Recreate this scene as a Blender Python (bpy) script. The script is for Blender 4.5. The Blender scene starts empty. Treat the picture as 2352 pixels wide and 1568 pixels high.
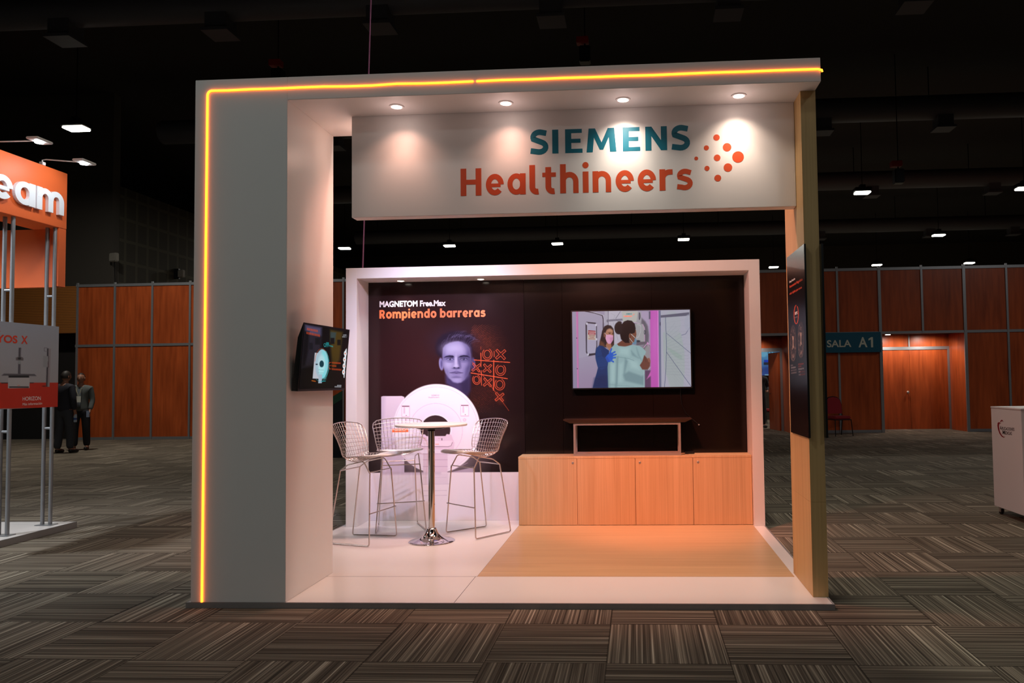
import bpy, bmesh, math, random
import numpy as np
from mathutils import Vector, Matrix

# ------------------------------------------------------------------ scene, camera, world, exposure
sc = bpy.context.scene
W, H = 2352, 1568
CAM_R = np.array([[0.99827257, -0.05659037, 0.01579278],
                  [0.05722331, 0.99743442, -0.04301244],
                  [-0.01331817, 0.04384186, 0.99894971]])   # columns: right, forward, up
CAM_C = np.array([0.17593, -4.47133, 1.39482])
CAM_F, CAM_PX, CAM_PY = 1767.047, 1363.192, 796.533
cam_data = bpy.data.cameras.new('camera')
cam = bpy.data.objects.new('camera', cam_data)
sc.collection.objects.link(cam)
cam_data.sensor_fit = 'HORIZONTAL'; cam_data.sensor_width = 36.0
cam_data.lens = CAM_F / W * 36.0
cam_data.shift_x = (W / 2 - CAM_PX) / W
cam_data.shift_y = (CAM_PY - H / 2) / W
cam_data.clip_end = 200
_r, _f, _u = CAM_R[:, 0], CAM_R[:, 1], CAM_R[:, 2]
cam.matrix_world = Matrix(((_r[0], _u[0], -_f[0], CAM_C[0]), (_r[1], _u[1], -_f[1], CAM_C[1]),
                           (_r[2], _u[2], -_f[2], CAM_C[2]), (0, 0, 0, 1)))
sc.camera = cam
sc.view_settings.view_transform = 'Standard'; sc.view_settings.look = 'None'
sc.view_settings.exposure = 0.0; sc.view_settings.gamma = 1.0
sc.view_settings.use_curve_mapping = False
sc.cycles.use_denoising = True
sc.cycles.max_bounces = 8; sc.cycles.diffuse_bounces = 4; sc.cycles.glossy_bounces = 4
sc.cycles.sample_clamp_indirect = 4.0
sc.cycles.caustics_reflective = False; sc.cycles.caustics_refractive = False

world = bpy.data.worlds.new('hall_air'); sc.world = world; world.use_nodes = True
world.node_tree.nodes['Background'].inputs[0].default_value = (0.75, 0.85, 1.0, 1)
world.node_tree.nodes['Background'].inputs[1].default_value = 0.004

def lamp(name, kind, loc, target, power, color, size=0.1, spot=None, blend=0.6):
    d = bpy.data.lights.new(name, kind)
    d.energy = power; d.color = color
    if kind == 'AREA': d.shape = 'DISK'; d.size = size
    else: d.shadow_soft_size = size
    if kind == 'SPOT': d.spot_size = math.radians(spot); d.spot_blend = blend
    o = bpy.data.objects.new(name, d); sc.collection.objects.link(o); o.location = loc
    v = Vector(target) - Vector(loc)
    o.rotation_euler = v.to_track_quat('-Z', 'Y').to_euler()
    return o

# hall high-bay lamps (seen ones get fixtures further down, more behind the camera), side fills
HALL_Z = 7.0
HALL_SEEN = [(-11.83, 11.25), (-11.8, 26.4), (-7.42, 26.4), (-3.0, 26.5), (2.1, 26.2), (7.1, 34.5), (12.2, 34.5),
             (16.7, 34.5), (12.2, 26.6), (7.07, 19.07), (11.85, 19.1)]
for x, y in HALL_SEEN:
    lamp('hall_lamp', 'AREA', (x, y, HALL_Z - .12), (x, y, 0), 195, (1.0, .95, .85), .4)
for x, y, p in [(-2.6, -3.6, 1), (4.5, -5.0, 1), (-7.0, -4.5, 1), (2.0, -11, 1.6), (-5.5, -11, 1.6)]:
    lamp('hall_lamp_front', 'AREA', (x, y, HALL_Z - .12), (x, y, 0), 41 * p, (.92, 1, .97), .8)
for x, y, p in [(9.0, 3.0, 14), (-9.5, 5.0, 40), (11.5, 8.0, 130)]:
    lamp('hall_side_fill', 'AREA', (x, y, HALL_Z - .12), (x, y, 0), p, (1, .95, .92), .6)  # unseen fill lamps added at the sides to brighten the hall
lamp('hall_lamp_over', 'AREA', (1.1, 1.9, HALL_Z - .12), (1.1, 1.9, 0), 120, (1, .95, .80), .45)

# booth lamps and fill lights
HEAD_Z = 3.2272
HEAD_SPOTS = [(-1.389, .468), (-.66, .472), (.11, .481), (.859, .481)]
for (x, y), p, c in zip(HEAD_SPOTS, (11, 11, 24, 21), ((1, .53, .39), (1, .53, .39), (1, .86, .72), (1, .77, .61))):
    lamp('header_spot', 'SPOT', (x, y, HEAD_Z - .03), (x, y + .22, 2.0), p * .45, c, .02, 72, 1.0)
    lamp('header_spot', 'SPOT', (x, y, HEAD_Z - .03), (x, y + .22, 2.2), p * .48, c, .02, 116, 1.0)
    lamp('header_fill', 'POINT', (x, y - .02, HEAD_Z - .13), (x, y, 0), .38, (1, .72, .68), .03)  # point fill added to lift the beam underside and upper sign panel
NICHE_SPOTS = [(-2.147, 2.98), (-1.348, 2.977)]
for (x, y), p, c in zip(NICHE_SPOTS, (12, 15), ((1, .96, 1), (.74, .76, 1))):
    lamp('niche_spot', 'SPOT', (x, y, 2.395), (x, y - .1, 0), p, c, .02, 110, 1.0)
# unseen spots behind the sign panel; warm and pink ones added as fill
lamp('rear_spot_cool', 'SPOT', (-1.75, .95, 3.15), (-1.68, 3.1, 1.45), 300, (.64, .68, 1.0), .05, 66, 1.0)
lamp('rear_spot_orange', 'SPOT', (-.15, .95, 3.15), (.42, 2.85, .36), 460, (1, .30, .19), .06, 48, 1.0)
lamp('rear_fill_warm', 'SPOT', (-1.5, .95, 3.15), (-1.2, 2.3, .6), 75, (1, .46, .34), .08, 165, 1.0)
lamp('rear_fill_warm', 'SPOT', (-.5, .95, 3.15), (.6, 2.3, .8), 135, (1, .40, .30), .08, 165, 1.0)
lamp('rear_fill_pink', 'SPOT', (-1.0, .95, 3.15), (-2.15, 2.8, .3), 190, (1, .70, .64), .05, 62, 1.0)  # fill added to brighten the floor and wall at left
for x, y in [(-1.75, .86), (.35, .86), (-.6, .86), (1.0, .86)]:
    lamp('rear_fill', 'POINT', (x, y, HEAD_Z - .2), (x, y, 0), 1.5, (1, .64, .51), .05)  # unseen point fills added to lift the faces around the header
# ------------------------------------------------------------------ helpers
def srgb(r, g=None, b=None):
    if g is None: r, g, b = r
    def f(c):
        c /= 255.0
        return c / 12.92 if c <= .04045 else ((c + .055) / 1.055) ** 2.4
    return (f(r), f(g), f(b))

def proj(P):                       # world points (n,3) -> photo pixels
    v = (np.asarray(P, float) - CAM_C) @ CAM_R
    return np.stack([CAM_PX + CAM_F * v[..., 0] / v[..., 1], CAM_PY - CAM_F * v[..., 2] / v[..., 1]], -1)
def _ray(x, y): return CAM_R @ np.array([(x - CAM_PX) / CAM_F, 1, -(y - CAM_PY) / CAM_F])
def on_y(x, y, Y): v = _ray(x, y); return CAM_C + v * (Y - CAM_C[1]) / v[1]
def on_x(x, y, X): v = _ray(x, y); return CAM_C + v * (X - CAM_C[0]) / v[0]

class MB:
    """collects shapes, becomes one mesh object"""
    def __init__(s): s.v = []; s.f = []; s.m = []; s.mi = 0
    def add(s, verts, faces):
        b = len(s.v); s.v += [tuple(map(float, q)) for q in verts]
        for f in faces: s.f.append(tuple(b + i for i in f)); s.m.append(s.mi)
        return s
    def box(s, x0, x1, y0, y1, z0, z1):
        return s.add([(x0, y0, z0), (x1, y0, z0), (x1, y1, z0), (x0, y1, z0), (x0, y0, z1), (x1, y0, z1), (x1, y1, z1), (x0, y1, z1)],
                     [(0, 3, 2, 1), (4, 5, 6, 7), (0, 1, 5, 4), (1, 2, 6, 5), (2, 3, 7, 6), (3, 0, 4, 7)])
    def bbox(s, x0, x1, y0, y1, z0, z1, r=.004):     # box with chamfered edges
        bm = bmesh.new(); bmesh.ops.create_cube(bm, size=1)
        for v in bm.verts: v.co = Vector(((x0 + x1) / 2 + v.co.x * (x1 - x0), (y0 + y1) / 2 + v.co.y * (y1 - y0), (z0 + z1) / 2 + v.co.z * (z1 - z0)))
        bmesh.ops.bevel(bm, geom=bm.edges[:], offset=r, segments=2, affect='EDGES')
        return s.bm(bm)
    def bm(s, bm, M=None):
        bm.verts.index_update()
        s.add([(M @ v.co if M else v.co) for v in bm.verts], [[v.index for v in f.verts] for f in bm.faces]); bm.free(); return s
    def quad(s, a, b, c, d): return s.add([a, b, c, d], [(0, 1, 2, 3)])
    def poly(s, pts, y0, y1):       # polygon given in (x, z), extruded from y0 to y1
        n = len(pts)
        v = [(x, y0, z) for x, z in pts] + [(x, y1, z) for x, z in pts]
        return s.add(v, [tuple(range(n)), tuple(range(2 * n - 1, n - 1, -1))] + [(i, i + n, (i + 1) % n + n, (i + 1) % n) for i in range(n)])
    def tube(s, pts, r, n=8, closed=False, caps=True):
        P = [Vector(p) for p in pts]; k = len(P)
        R = r if isinstance(r, (list, tuple)) else [r] * k
        T = []
        for i in range(k):
            a = P[i - 1] if (i or closed) else P[i]; b = P[(i + 1) % k] if (i < k - 1 or closed) else P[i]
            T.append((b - a).normalized())
        ref = Vector((0, 0, 1)) if abs(T[0].z) < .9 else Vector((1, 0, 0))
        nrm = (ref - T[0] * ref.dot(T[0])).normalized(); V = []
        for i in range(k):
            nrm = (nrm - T[i] * nrm.dot(T[i])).normalized(); bn = T[i].cross(nrm)
            for j in range(n):
                a = 2 * math.pi * j / n
                V.append(P[i] + (nrm * math.cos(a) + bn * math.sin(a)) * R[i])
        F = []
        for i in range(k if closed else k - 1):
            for j in range(n):
                i2 = (i + 1) % k
                F.append((i * n + j, i * n + (j + 1) % n, i2 * n + (j + 1) % n, i2 * n + j))
        if caps and not closed: F += [tuple(range(n - 1, -1, -1)), tuple(range((k - 1) * n, k * n))]
        return s.add(V, F)
    def lathe(s, prof, c=(0, 0, 0), n=48, sx=1, sy=1):        # prof: (radius, z)
        V = [(c[0] + r * math.cos(2 * math.pi * j / n) * sx, c[1] + r * math.sin(2 * math.pi * j / n) * sy, c[2] + z) for r, z in prof for j in range(n)]
        F = [(i * n + j, i * n + (j + 1) % n, (i + 1) * n + (j + 1) % n, (i + 1) * n + j) for i in range(len(prof) - 1) for j in range(n)]
        F += [tuple(range(n - 1, -1, -1)), tuple(range((len(prof) - 1) * n, len(prof) * n))]
        return s.add(V, F)
    def disc(s, c, u, v, r, n=24, r0=0.0):
        c, u, v = Vector(c), Vector(u), Vector(v)
        ring = [c + (u * math.cos(2 * math.pi * j / n) + v * math.sin(2 * math.pi * j / n)) * r for j in range(n)]
        if not r0: return s.add(ring, [tuple(range(n))])
        ring += [c + (u * math.cos(2 * math.pi * j / n) + v * math.sin(2 * math.pi * j / n)) * r0 for j in range(n)]
        return s.add(ring, [(j, (j + 1) % n, n + (j + 1) % n, n + j) for j in range(n)])

def obj(name, mb, mats, parent=None, smooth=False, world=True, autosmooth=None):
    me = bpy.data.meshes.new(name)
    off = Vector(parent_base(parent)) if (parent is not None and world) else Vector((0, 0, 0))
    me.from_pydata([(v[0] - off.x, v[1] - off.y, v[2] - off.z) for v in mb.v], [], mb.f)
    for m in (mats if isinstance(mats, (list, tuple)) else [mats]): me.materials.append(m)
    me.polygons.foreach_set('material_index', mb.m)
    if smooth: me.polygons.foreach_set('use_smooth', [True] * len(me.polygons))
    me.update()
    if smooth: me.set_sharp_from_angle(angle=math.radians(autosmooth or 40))
    o = bpy.data.objects.new(name, me); sc.collection.objects.link(o)
    if parent is not None: o.parent = parent
    return o
def parent_base(p):
    b = Vector((0, 0, 0))
    while p is not None: b = b + p.location; p = p.parent
    return b
def tag(o, label, cat, group=None):
    o['label'] = label; o['category'] = cat
    if group: o['group'] = group
    return o
def thing(name, label, cat, loc=(0, 0, 0), rotz=0, group=None):
    o = bpy.data.objects.new(name, None); sc.collection.objects.link(o)
    o.location = loc; o.rotation_euler = (0, 0, rotz); o.empty_display_size = .1
    return tag(o, label, cat, group)
def struct(name, mb, m, smooth=False):
    o = obj(name, mb, m, None, smooth); o['kind'] = 'structure'; return o
def dup(root, loc, rotz, label, group=None):
    r = root.copy(); sc.collection.objects.link(r); r.location = loc; r.rotation_euler = (0, 0, rotz)
    r['label'] = label
    if group: r['group'] = group
    for ch in list(root.children):
        c = ch.copy(); sc.collection.objects.link(c); c.parent = r
        for g in list(ch.children):
            d = g.copy(); sc.collection.objects.link(d); d.parent = c
    return r

# ------------------------------------------------------------------ materials
def nodes(name):
    m = bpy.data.materials.new(name); m.use_nodes = True
    nt = m.node_tree
    return m, nt, nt.nodes['Principled BSDF'], lambda a, b: nt.links.new(a, b)
def N(nt, kind, **kw):
    n = nt.nodes.new(kind)
    for k, v in kw.items(): setattr(n, k, v)
    return n
def mth(nt, op, a, b=None, c=None):
    n = nt.nodes.new('ShaderNodeMath'); n.operation = op
    for i, q in enumerate((a, b, c)):
        if q is None: continue
        if isinstance(q, (int, float)): n.inputs[i].default_value = q
        else: nt.links.new(q, n.inputs[i])
    return n.outputs[0]
def mixc(nt, fac, a, b):
    n = nt.nodes.new('ShaderNodeMix'); n.data_type = 'RGBA'
    for i, q in ((0, fac), (6, a), (7, b)):
        if isinstance(q, (int, float)): n.inputs[i].default_value = q
        elif isinstance(q, tuple): n.inputs[i].default_value = (*q, 1)
        else: nt.links.new(q, n.inputs[i])
    return n.outputs[2]
def plain(name, col, rough=.5, metal=0.0, var=.06, scale=14.0, spec=.5, bump=0.0):
    m, nt, b, L = nodes(name)
    tc = N(nt, 'ShaderNodeTexCoord'); nz = N(nt, 'ShaderNodeTexNoise'); L(tc.outputs['Object'], nz.inputs['Vector'])
    nz.inputs['Scale'].default_value = scale; nz.inputs['Detail'].default_value = 4
    L(mixc(nt, nz.outputs['Fac'], tuple(c * (1 - var) for c in col), tuple(min(1, c * (1 + var)) for c in col)), b.inputs['Base Color'])
    b.inputs['Roughness'].default_value = rough; b.inputs['Metallic'].default_value = metal
    b.inputs['Specular IOR Level'].default_value = spec
    if bump:
        bp = N(nt, 'ShaderNodeBump'); bp.inputs['Strength'].default_value = bump; bp.inputs['Distance'].default_value = .002
        L(nz.outputs['Fac'], bp.inputs['Height']); L(bp.outputs[0], b.inputs['Normal'])
    return m
def glow(name, col, strength):
    m, nt, b, L = nodes(name)
    b.inputs['Base Color'].default_value = (*col, 1); b.inputs['Emission Color'].default_value = (*col, 1)
    b.inputs['Emission Strength'].default_value = strength; b.inputs['Roughness'].default_value = .4
    return m
def wood(name, dark, light, axis='Z', rough=.45, freq=42.0, contrast=(.3, .72), spec=.4):
    m, nt, b, L = nodes(name)
    tc = N(nt, 'ShaderNodeTexCoord'); mp = N(nt, 'ShaderNodeMapping'); L(tc.outputs['Object'], mp.inputs['Vector'])
    s = {'Z': (freq, freq, 1.1), 'X': (1.1, freq, freq), 'Y': (freq, 1.1, freq)}[axis]
    mp.inputs['Scale'].default_value = s
    n1 = N(nt, 'ShaderNodeTexNoise'); n1.inputs['Scale'].default_value = 1.0; n1.inputs['Detail'].default_value = 6; n1.inputs['Distortion'].default_value = .35
    L(mp.outputs[0], n1.inputs['Vector'])
    mp2 = N(nt, 'ShaderNodeMapping'); L(tc.outputs['Object'], mp2.inputs['Vector'])
    mp2.inputs['Scale'].default_value = tuple(q * (.16 if q > 2 else .5) for q in s)
    n2 = N(nt, 'ShaderNodeTexNoise'); n2.inputs['Scale'].default_value = 1.0; n2.inputs['Detail'].default_value = 3; L(mp2.outputs[0], n2.inputs['Vector'])
    f = mth(nt, 'ADD', mth(nt, 'MULTIPLY', n1.outputs['Fac'], .55), mth(nt, 'MULTIPLY', n2.outputs['Fac'], .45))
    cr = N(nt, 'ShaderNodeValToRGB'); cr.color_ramp.elements[0].position = contrast[0]; cr.color_ramp.elements[1].position = contrast[1]
    cr.color_ramp.elements[0].color = (*dark, 1); cr.color_ramp.elements[1].color = (*light, 1)
    L(f, cr.inputs[0]); L(cr.outputs[0], b.inputs['Base Color'])
    b.inputs['Roughness'].default_value = rough; b.inputs['Specular IOR Level'].default_value = spec
    return m
def carpet():
    m, nt, b, L = nodes('carpet_tiles')
    tc = N(nt, 'ShaderNodeTexCoord'); sp = N(nt, 'ShaderNodeSeparateXYZ'); L(tc.outputs['Object'], sp.inputs[0])
    T = .61
    u = mth(nt, 'DIVIDE', sp.outputs[0], T); v = mth(nt, 'DIVIDE', sp.outputs[1], T)
    iu = mth(nt, 'FLOOR', u); iv = mth(nt, 'FLOOR', v); fu = mth(nt, 'FRACT', u); fv = mth(nt, 'FRACT', v)
    par = mth(nt, 'FLOORED_MODULO', mth(nt, 'ADD', iu, iv), 2.0)            # 0: stripes run along x
    def sel(a, c): return mth(nt, 'ADD', mth(nt, 'MULTIPLY', a, mth(nt, 'SUBTRACT', 1.0, par)), mth(nt, 'MULTIPLY', c, par))
    across = sel(fv, fu); along = sel(fu, fv)
    tid = mth(nt, 'ADD', mth(nt, 'MULTIPLY', iu, 7.31), mth(nt, 'MULTIPLY', iv, 13.77))
    def stripes(sa, sl, off):
        cb = N(nt, 'ShaderNodeCombineXYZ'); L(mth(nt, 'ADD', mth(nt, 'MULTIPLY', across, sa), off), cb.inputs[0])
        L(mth(nt, 'MULTIPLY', along, sl), cb.inputs[1]); L(tid, cb.inputs[2])
        nz = N(nt, 'ShaderNodeTexNoise'); nz.inputs['Scale'].default_value = 1; nz.inputs['Detail'].default_value = 1.5
        L(cb.outputs[0], nz.inputs['Vector']); return nz.outputs['Fac']
    s1 = stripes(46, .25, 0.0); s2 = stripes(150, .8, 31.0); s3 = stripes(9, .2, 77.0)
    f = mth(nt, 'ADD', mth(nt, 'ADD', mth(nt, 'MULTIPLY', s1, .62), mth(nt, 'MULTIPLY', s2, .3)), mth(nt, 'MULTIPLY', s3, .12))
    cr = N(nt, 'ShaderNodeValToRGB'); e = cr.color_ramp.elements
    e[0].position = .36; e[0].color = (*srgb(50, 44, 38), 1); e[1].position = .72; e[1].color = (*srgb(226, 216, 194), 1)
    q = cr.color_ramp.elements.new(.53); q.color = (*srgb(116, 105, 92), 1)
    q = cr.color_ramp.elements.new(.61); q.color = (*srgb(162, 150, 132), 1)
    L(f, cr.inputs[0])
    # yarn flecks
    fl = N(nt, 'ShaderNodeTexNoise'); fl.inputs['Scale'].default_value = 420; fl.inputs['Detail'].default_value = 2; L(tc.outputs['Object'], fl.inputs['Vector'])
    col = mixc(nt, mth(nt, 'MULTIPLY', fl.outputs['Fac'], .45), cr.outputs[0], srgb(68, 62, 54))
    # tile joint
    def edge(a): return mth(nt, 'MINIMUM', a, mth(nt, 'SUBTRACT', 1.0, a))
    ed = mth(nt, 'LESS_THAN', mth(nt, 'MINIMUM', edge(fu), edge(fv)), .006)
    col = mixc(nt, mth(nt, 'MULTIPLY', ed, .6), col, srgb(26, 20, 15))
    tv = N(nt, 'ShaderNodeTexWhiteNoise', noise_dimensions='1D'); L(tid, tv.inputs['W'])
    hs = N(nt, 'ShaderNodeHueSaturation'); L(col, hs.inputs['Color'])
    L(mth(nt, 'ADD', mth(nt, 'MULTIPLY', tv.outputs['Value'], .3), mth(nt, 'ADD', mth(nt, 'MULTIPLY', par, .12), .78)), hs.inputs['Value'])  # random tone per tile; stripes along x painted darker, a lighting effect
    L(hs.outputs[0], b.inputs['Base Color'])
    b.inputs['Roughness'].default_value = .95; b.inputs['Specular IOR Level'].default_value = .1
    bp = N(nt, 'ShaderNodeBump'); bp.inputs['Strength'].default_value = .5; bp.inputs['Distance'].default_value = .004
    L(mth(nt, 'ADD', s2, s1), bp.inputs['Height']); L(bp.outputs[0], b.inputs['Normal'])
    return m
def vcol(name, emit=False, rough=.45, strength=1.0, spec=.5):
    m, nt, b, L = nodes(name)
    at = N(nt, 'ShaderNodeAttribute', attribute_name='Col')
    if emit:
        b.inputs['Base Color'].default_value = (.01, .01, .012, 1)
        L(at.outputs['Color'], b.inputs['Emission Color']); b.inputs['Emission Strength'].default_value = strength
    else: L(at.outputs['Color'], b.inputs['Base Color'])
    b.inputs['Roughness'].default_value = rough; b.inputs['Specular IOR Level'].default_value = spec
    return m

M = {}
M['white'] = plain('white_laminate', srgb(232, 228, 226), .42, var=.015, scale=5)
M['white_gloss'] = plain('white_deck_laminate', srgb(236, 230, 226), .28, var=.02, scale=3)
M['black'] = plain('black_laminate', srgb(23, 16, 14), .16, var=.15, scale=2, spec=.3)
M['oak'] = wood('light_oak_veneer', srgb(188, 150, 108), srgb(222, 186, 142), 'Z', .42, 95, (.25, .75))
M['oak_floor'] = wood('light_oak_floor', srgb(188, 150, 108), srgb(220, 184, 140), 'X', .33, 60, (.25, .75))
M['oak_post'] = wood('oak_post_veneer', srgb(188, 150, 98), srgb(220, 186, 130), 'Z', .5, 60, (.25, .75))
M['cherry'] = wood('cherry_partition', srgb(126, 52, 22), srgb(196, 92, 44), 'Z', .35, 13, (.28, .75))
M['alu'] = plain('brushed_aluminium', srgb(170, 172, 176), .3, .9, .05, 30)
M['alu_dull'] = plain('anodised_aluminium', srgb(150, 152, 156), .42, .6, .05, 20)
M['chrome'] = plain('chrome', srgb(226, 222, 220), .07, 1.0, .01, 10)
M['wire'] = plain('bright_chrome_wire', srgb(222, 210, 204), .22, .8, .02, 30)
M['steel'] = plain('brushed_steel', srgb(196, 190, 186), .38, .75, .03, 60)
M['edge'] = plain('satin_edge_profile', srgb(150, 146, 146), .42, .35, .06, 40)
M['frame_steel'] = plain('satin_table_frame', srgb(150, 140, 134), .45, .3, .03, 60)
M['pad'] = plain('white_leatherette', srgb(240, 234, 228), .45, var=.02, bump=.1)
M['tabletop'] = plain('white_tabletop', srgb(236, 230, 224), .35, var=.02)
M['dark_wood'] = wood('dark_walnut', srgb(38, 20, 13), srgb(60, 34, 22), 'X', .4, 40)
M['plastic_black'] = plain('black_plastic', srgb(18, 18, 20), .35, var=.1)
M['rubber'] = plain('black_rubber', srgb(14, 14, 15), .7, var=.1)
M['teal'] = plain('petrol_lettering', srgb(0, 104, 126), .4, var=.02)
M['orange'] = plain('orange_lettering', srgb(208, 76, 32), .4, var=.02)
M['orange_bright'] = plain('bright_orange_print', srgb(250, 122, 66), .5, var=.02)
M['white_print'] = plain('white_print', srgb(240, 236, 236), .5, var=.01)
M['grey_print'] = plain('pale_grey_print', srgb(200, 186, 204), .5, var=.01)
M['neon'] = glow('orange_neon', (1.0, .19, .010), 7.0)
M['bulb'] = glow('warm_bulb', (1.0, .88, .74), 9.0)
M['bulb_cool'] = glow('cool_lamp', (.86, .95, 1.0), 14.0)
M['hall_bulb'] = glow('hall_lamp_lens', (1.0, .98, .86), 14.0)
M['carpet'] = carpet()
M['ceiling'] = plain('black_ceiling', srgb(26, 22, 20), .9, var=.2, scale=.6)
M['duct'] = plain('painted_duct', srgb(66, 68, 74), .6, var=.1, scale=1)
M['hallwall'] = plain('dark_grey_wall', srgb(56, 52, 46), .9, var=.08, scale=.5)
M['fascia'] = plain('orange_fascia', srgb(232, 104, 46), .5, var=.02)
M['sign_blue'] = plain('petrol_blue_sign', srgb(0, 84, 110), .4, var=.02)
M['sign_letter'] = plain('cream_letters', srgb(200, 205, 190), .5, var=.02)
M['podium'] = plain('white_podium', srgb(206, 198, 200), .45, var=.015, scale=4)
M['red_fabric'] = plain('red_fabric', srgb(140, 28, 40), .9, var=.12, scale=60)
M['black_metal'] = plain('black_metal', srgb(24, 22, 24), .4, .5, .1)
M['red_case'] = plain('red_box', srgb(150, 24, 20), .5, var=.08)
M['grey_case'] = plain('grey_case', srgb(120, 116, 108), .6, var=.06)
M['cable'] = plain('mauve_cable', srgb(150, 90, 130), .5, var=.05)
M['dark_void'] = plain('dark_opening', srgb(18, 14, 13), .9, var=.1)
# ------------------------------------------------------------------ a small painter for printed and screened pictures
class Paint:
    """raster in photo pixels at s cells per pixel; frame() sets a drawing frame"""
    def __init__(p, x0, y0, x1, y1, s=2.0, bg=(0, 0, 0)):
        p.x0, p.y0, p.s = x0, y0, s
        p.w, p.h = int((x1 - x0) * s) + 1, int((y1 - y0) * s) + 1
        p.a = np.empty((p.h, p.w, 3), np.float32); p.a[:] = bg
        p.frame(0, 0, 1)
    def frame(p, ox, oy, k): p.ox, p.oy, p.k = ox, oy, k
    def to(p, q):
        q = np.asarray(q, float)
        return np.stack([(p.ox + q[..., 0] / p.k - p.x0) * p.s, (p.oy + q[..., 1] / p.k - p.y0) * p.s], -1)
    def L(p, d): return d / p.k * p.s
    def win(p, lo, hi):
        x0, y0 = max(0, int(lo[0])), max(0, int(lo[1])); x1, y1 = min(p.w, int(hi[0]) + 2), min(p.h, int(hi[1]) + 2)
        if x1 <= x0 or y1 <= y0: return None
        X, Y = np.meshgrid(np.arange(x0, x1, dtype=np.float32), np.arange(y0, y1, dtype=np.float32))
        return (slice(y0, y1), slice(x0, x1)), X, Y
    def put(p, sl, m, col):
        m = np.clip(m, 0, 1)[..., None]; p.a[sl] = p.a[sl] * (1 - m) + np.asarray(col, np.float32) * m
    def poly(p, pts, col, soft=0.0, al=1.0):
        q = p.to(pts); e = max(p.L(soft), .7)
        w = p.win(q.min(0) - e - 1, q.max(0) + e + 1)
        if w is None: return
        sl, X, Y = w
        d2 = np.full(X.shape, 1e12, np.float32); ins = np.zeros(X.shape, bool); n = len(q)
        for i in range(n):
            ax, ay = q[i]; bx, by = q[(i + 1) % n]; dx, dy = bx - ax, by - ay
            t = np.clip(((X - ax) * dx + (Y - ay) * dy) / (dx * dx + dy * dy + 1e-9), 0, 1)
            d2 = np.minimum(d2, (X - ax - t * dx) ** 2 + (Y - ay - t * dy) ** 2)
            if ay != by: ins ^= ((ay > Y) != (by > Y)) & (X < dx * (Y - ay) / (by - ay) + ax)
        d = np.sqrt(d2) * np.where(ins, 1, -1)
        p.put(sl, np.clip(d / e * .5 + .5, 0, 1) * al, col)
    def rect(p, x0, y0, x1, y1, col, soft=0.0, al=1.0): p.poly([(x0, y0), (x1, y0), (x1, y1), (x0, y1)], col, soft, al)
    def ell(p, cx, cy, rx, ry, col, soft=0.0, al=1.0, rot=0.0):     # soft is a share of the radius
        c = p.to((cx, cy)); rx, ry = p.L(rx), p.L(ry); r = max(rx, ry) * (1 + soft) + 2
        w = p.win(c - r, c + r)
        if w is None: return
        sl, X, Y = w; a = math.radians(rot)
        u = ((X - c[0]) * math.cos(a) + (Y - c[1]) * math.sin(a)) / rx; v = (-(X - c[0]) * math.sin(a) + (Y - c[1]) * math.cos(a)) / ry
        d = 1 - np.sqrt(u * u + v * v); e = max(soft, .7 / min(rx, ry))
        t = np.clip(d / e * .5 + .5, 0, 1); p.put(sl, t * t * (3 - 2 * t) * al, col)
    def ring(p, cx, cy, rx, ry, wd, col, al=1.0, a0=0, a1=360, rot=0.0):
        c, s = math.cos(math.radians(rot)), math.sin(math.radians(rot)); P = []
        for t in np.linspace(math.radians(a0), math.radians(a1), 41):
            x, y = rx * math.cos(t), ry * math.sin(t); P.append((cx + x * c - y * s, cy + x * s + y * c))
        p.line(P, wd, col, al)
    def line(p, pts, wd, col, al=1.0, soft=0.0):
        q = p.to(pts); h = max(p.L(wd) / 2, .35); e = max(p.L(soft), .6)
        w = p.win(q.min(0) - h - e - 1, q.max(0) + h + e + 1)
        if w is None: return
        sl, X, Y = w; d2 = np.full(X.shape, 1e12, np.float32)
        for i in range(len(q) - 1):
            ax, ay = q[i]; bx, by = q[i + 1]; dx, dy = bx - ax, by - ay
            t = np.clip(((X - ax) * dx + (Y - ay) * dy) / (dx * dx + dy * dy + 1e-9), 0, 1)
            d2 = np.minimum(d2, (X - ax - t * dx) ** 2 + (Y - ay - t * dy) ** 2)
        p.put(sl, np.clip((h - np.sqrt(d2)) / e + .5, 0, 1) * al, col)
    def grad(p, pts, c0, c1, a, b, soft=0.0):      # polygon filled with a blend from c0 at a to c1 at b
        A, B = p.to(a), p.to(b); d = B - A; old = p.a.copy()
        p.poly(pts, (1e3, 1e3, 1e3), soft); m = np.clip((p.a[..., 0] - old[..., 0]) / (1e3 - old[..., 0]), 0, 1)[..., None]
        X, Y = np.meshgrid(np.arange(p.w), np.arange(p.h))
        t = np.clip(((X - A[0]) * d[0] + (Y - A[1]) * d[1]) / (d @ d), 0, 1)[..., None]
        p.a = (old * (1 - m) + (np.asarray(c0) * (1 - t) + np.asarray(c1) * t) * m).astype(np.float32)
    def sample(p, px):
        x = np.clip((px[:, 0] - p.x0) * p.s, 0, p.w - 1.001); y = np.clip((px[:, 1] - p.y0) * p.s, 0, p.h - 1.001)
        i, j = x.astype(int), y.astype(int); fx, fy = (x - i)[:, None], (y - j)[:, None]; a = p.a
        return a[j, i] * (1 - fx) * (1 - fy) + a[j, i + 1] * fx * (1 - fy) + a[j + 1, i] * (1 - fx) * fy + a[j + 1, i + 1] * fx * fy

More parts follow.
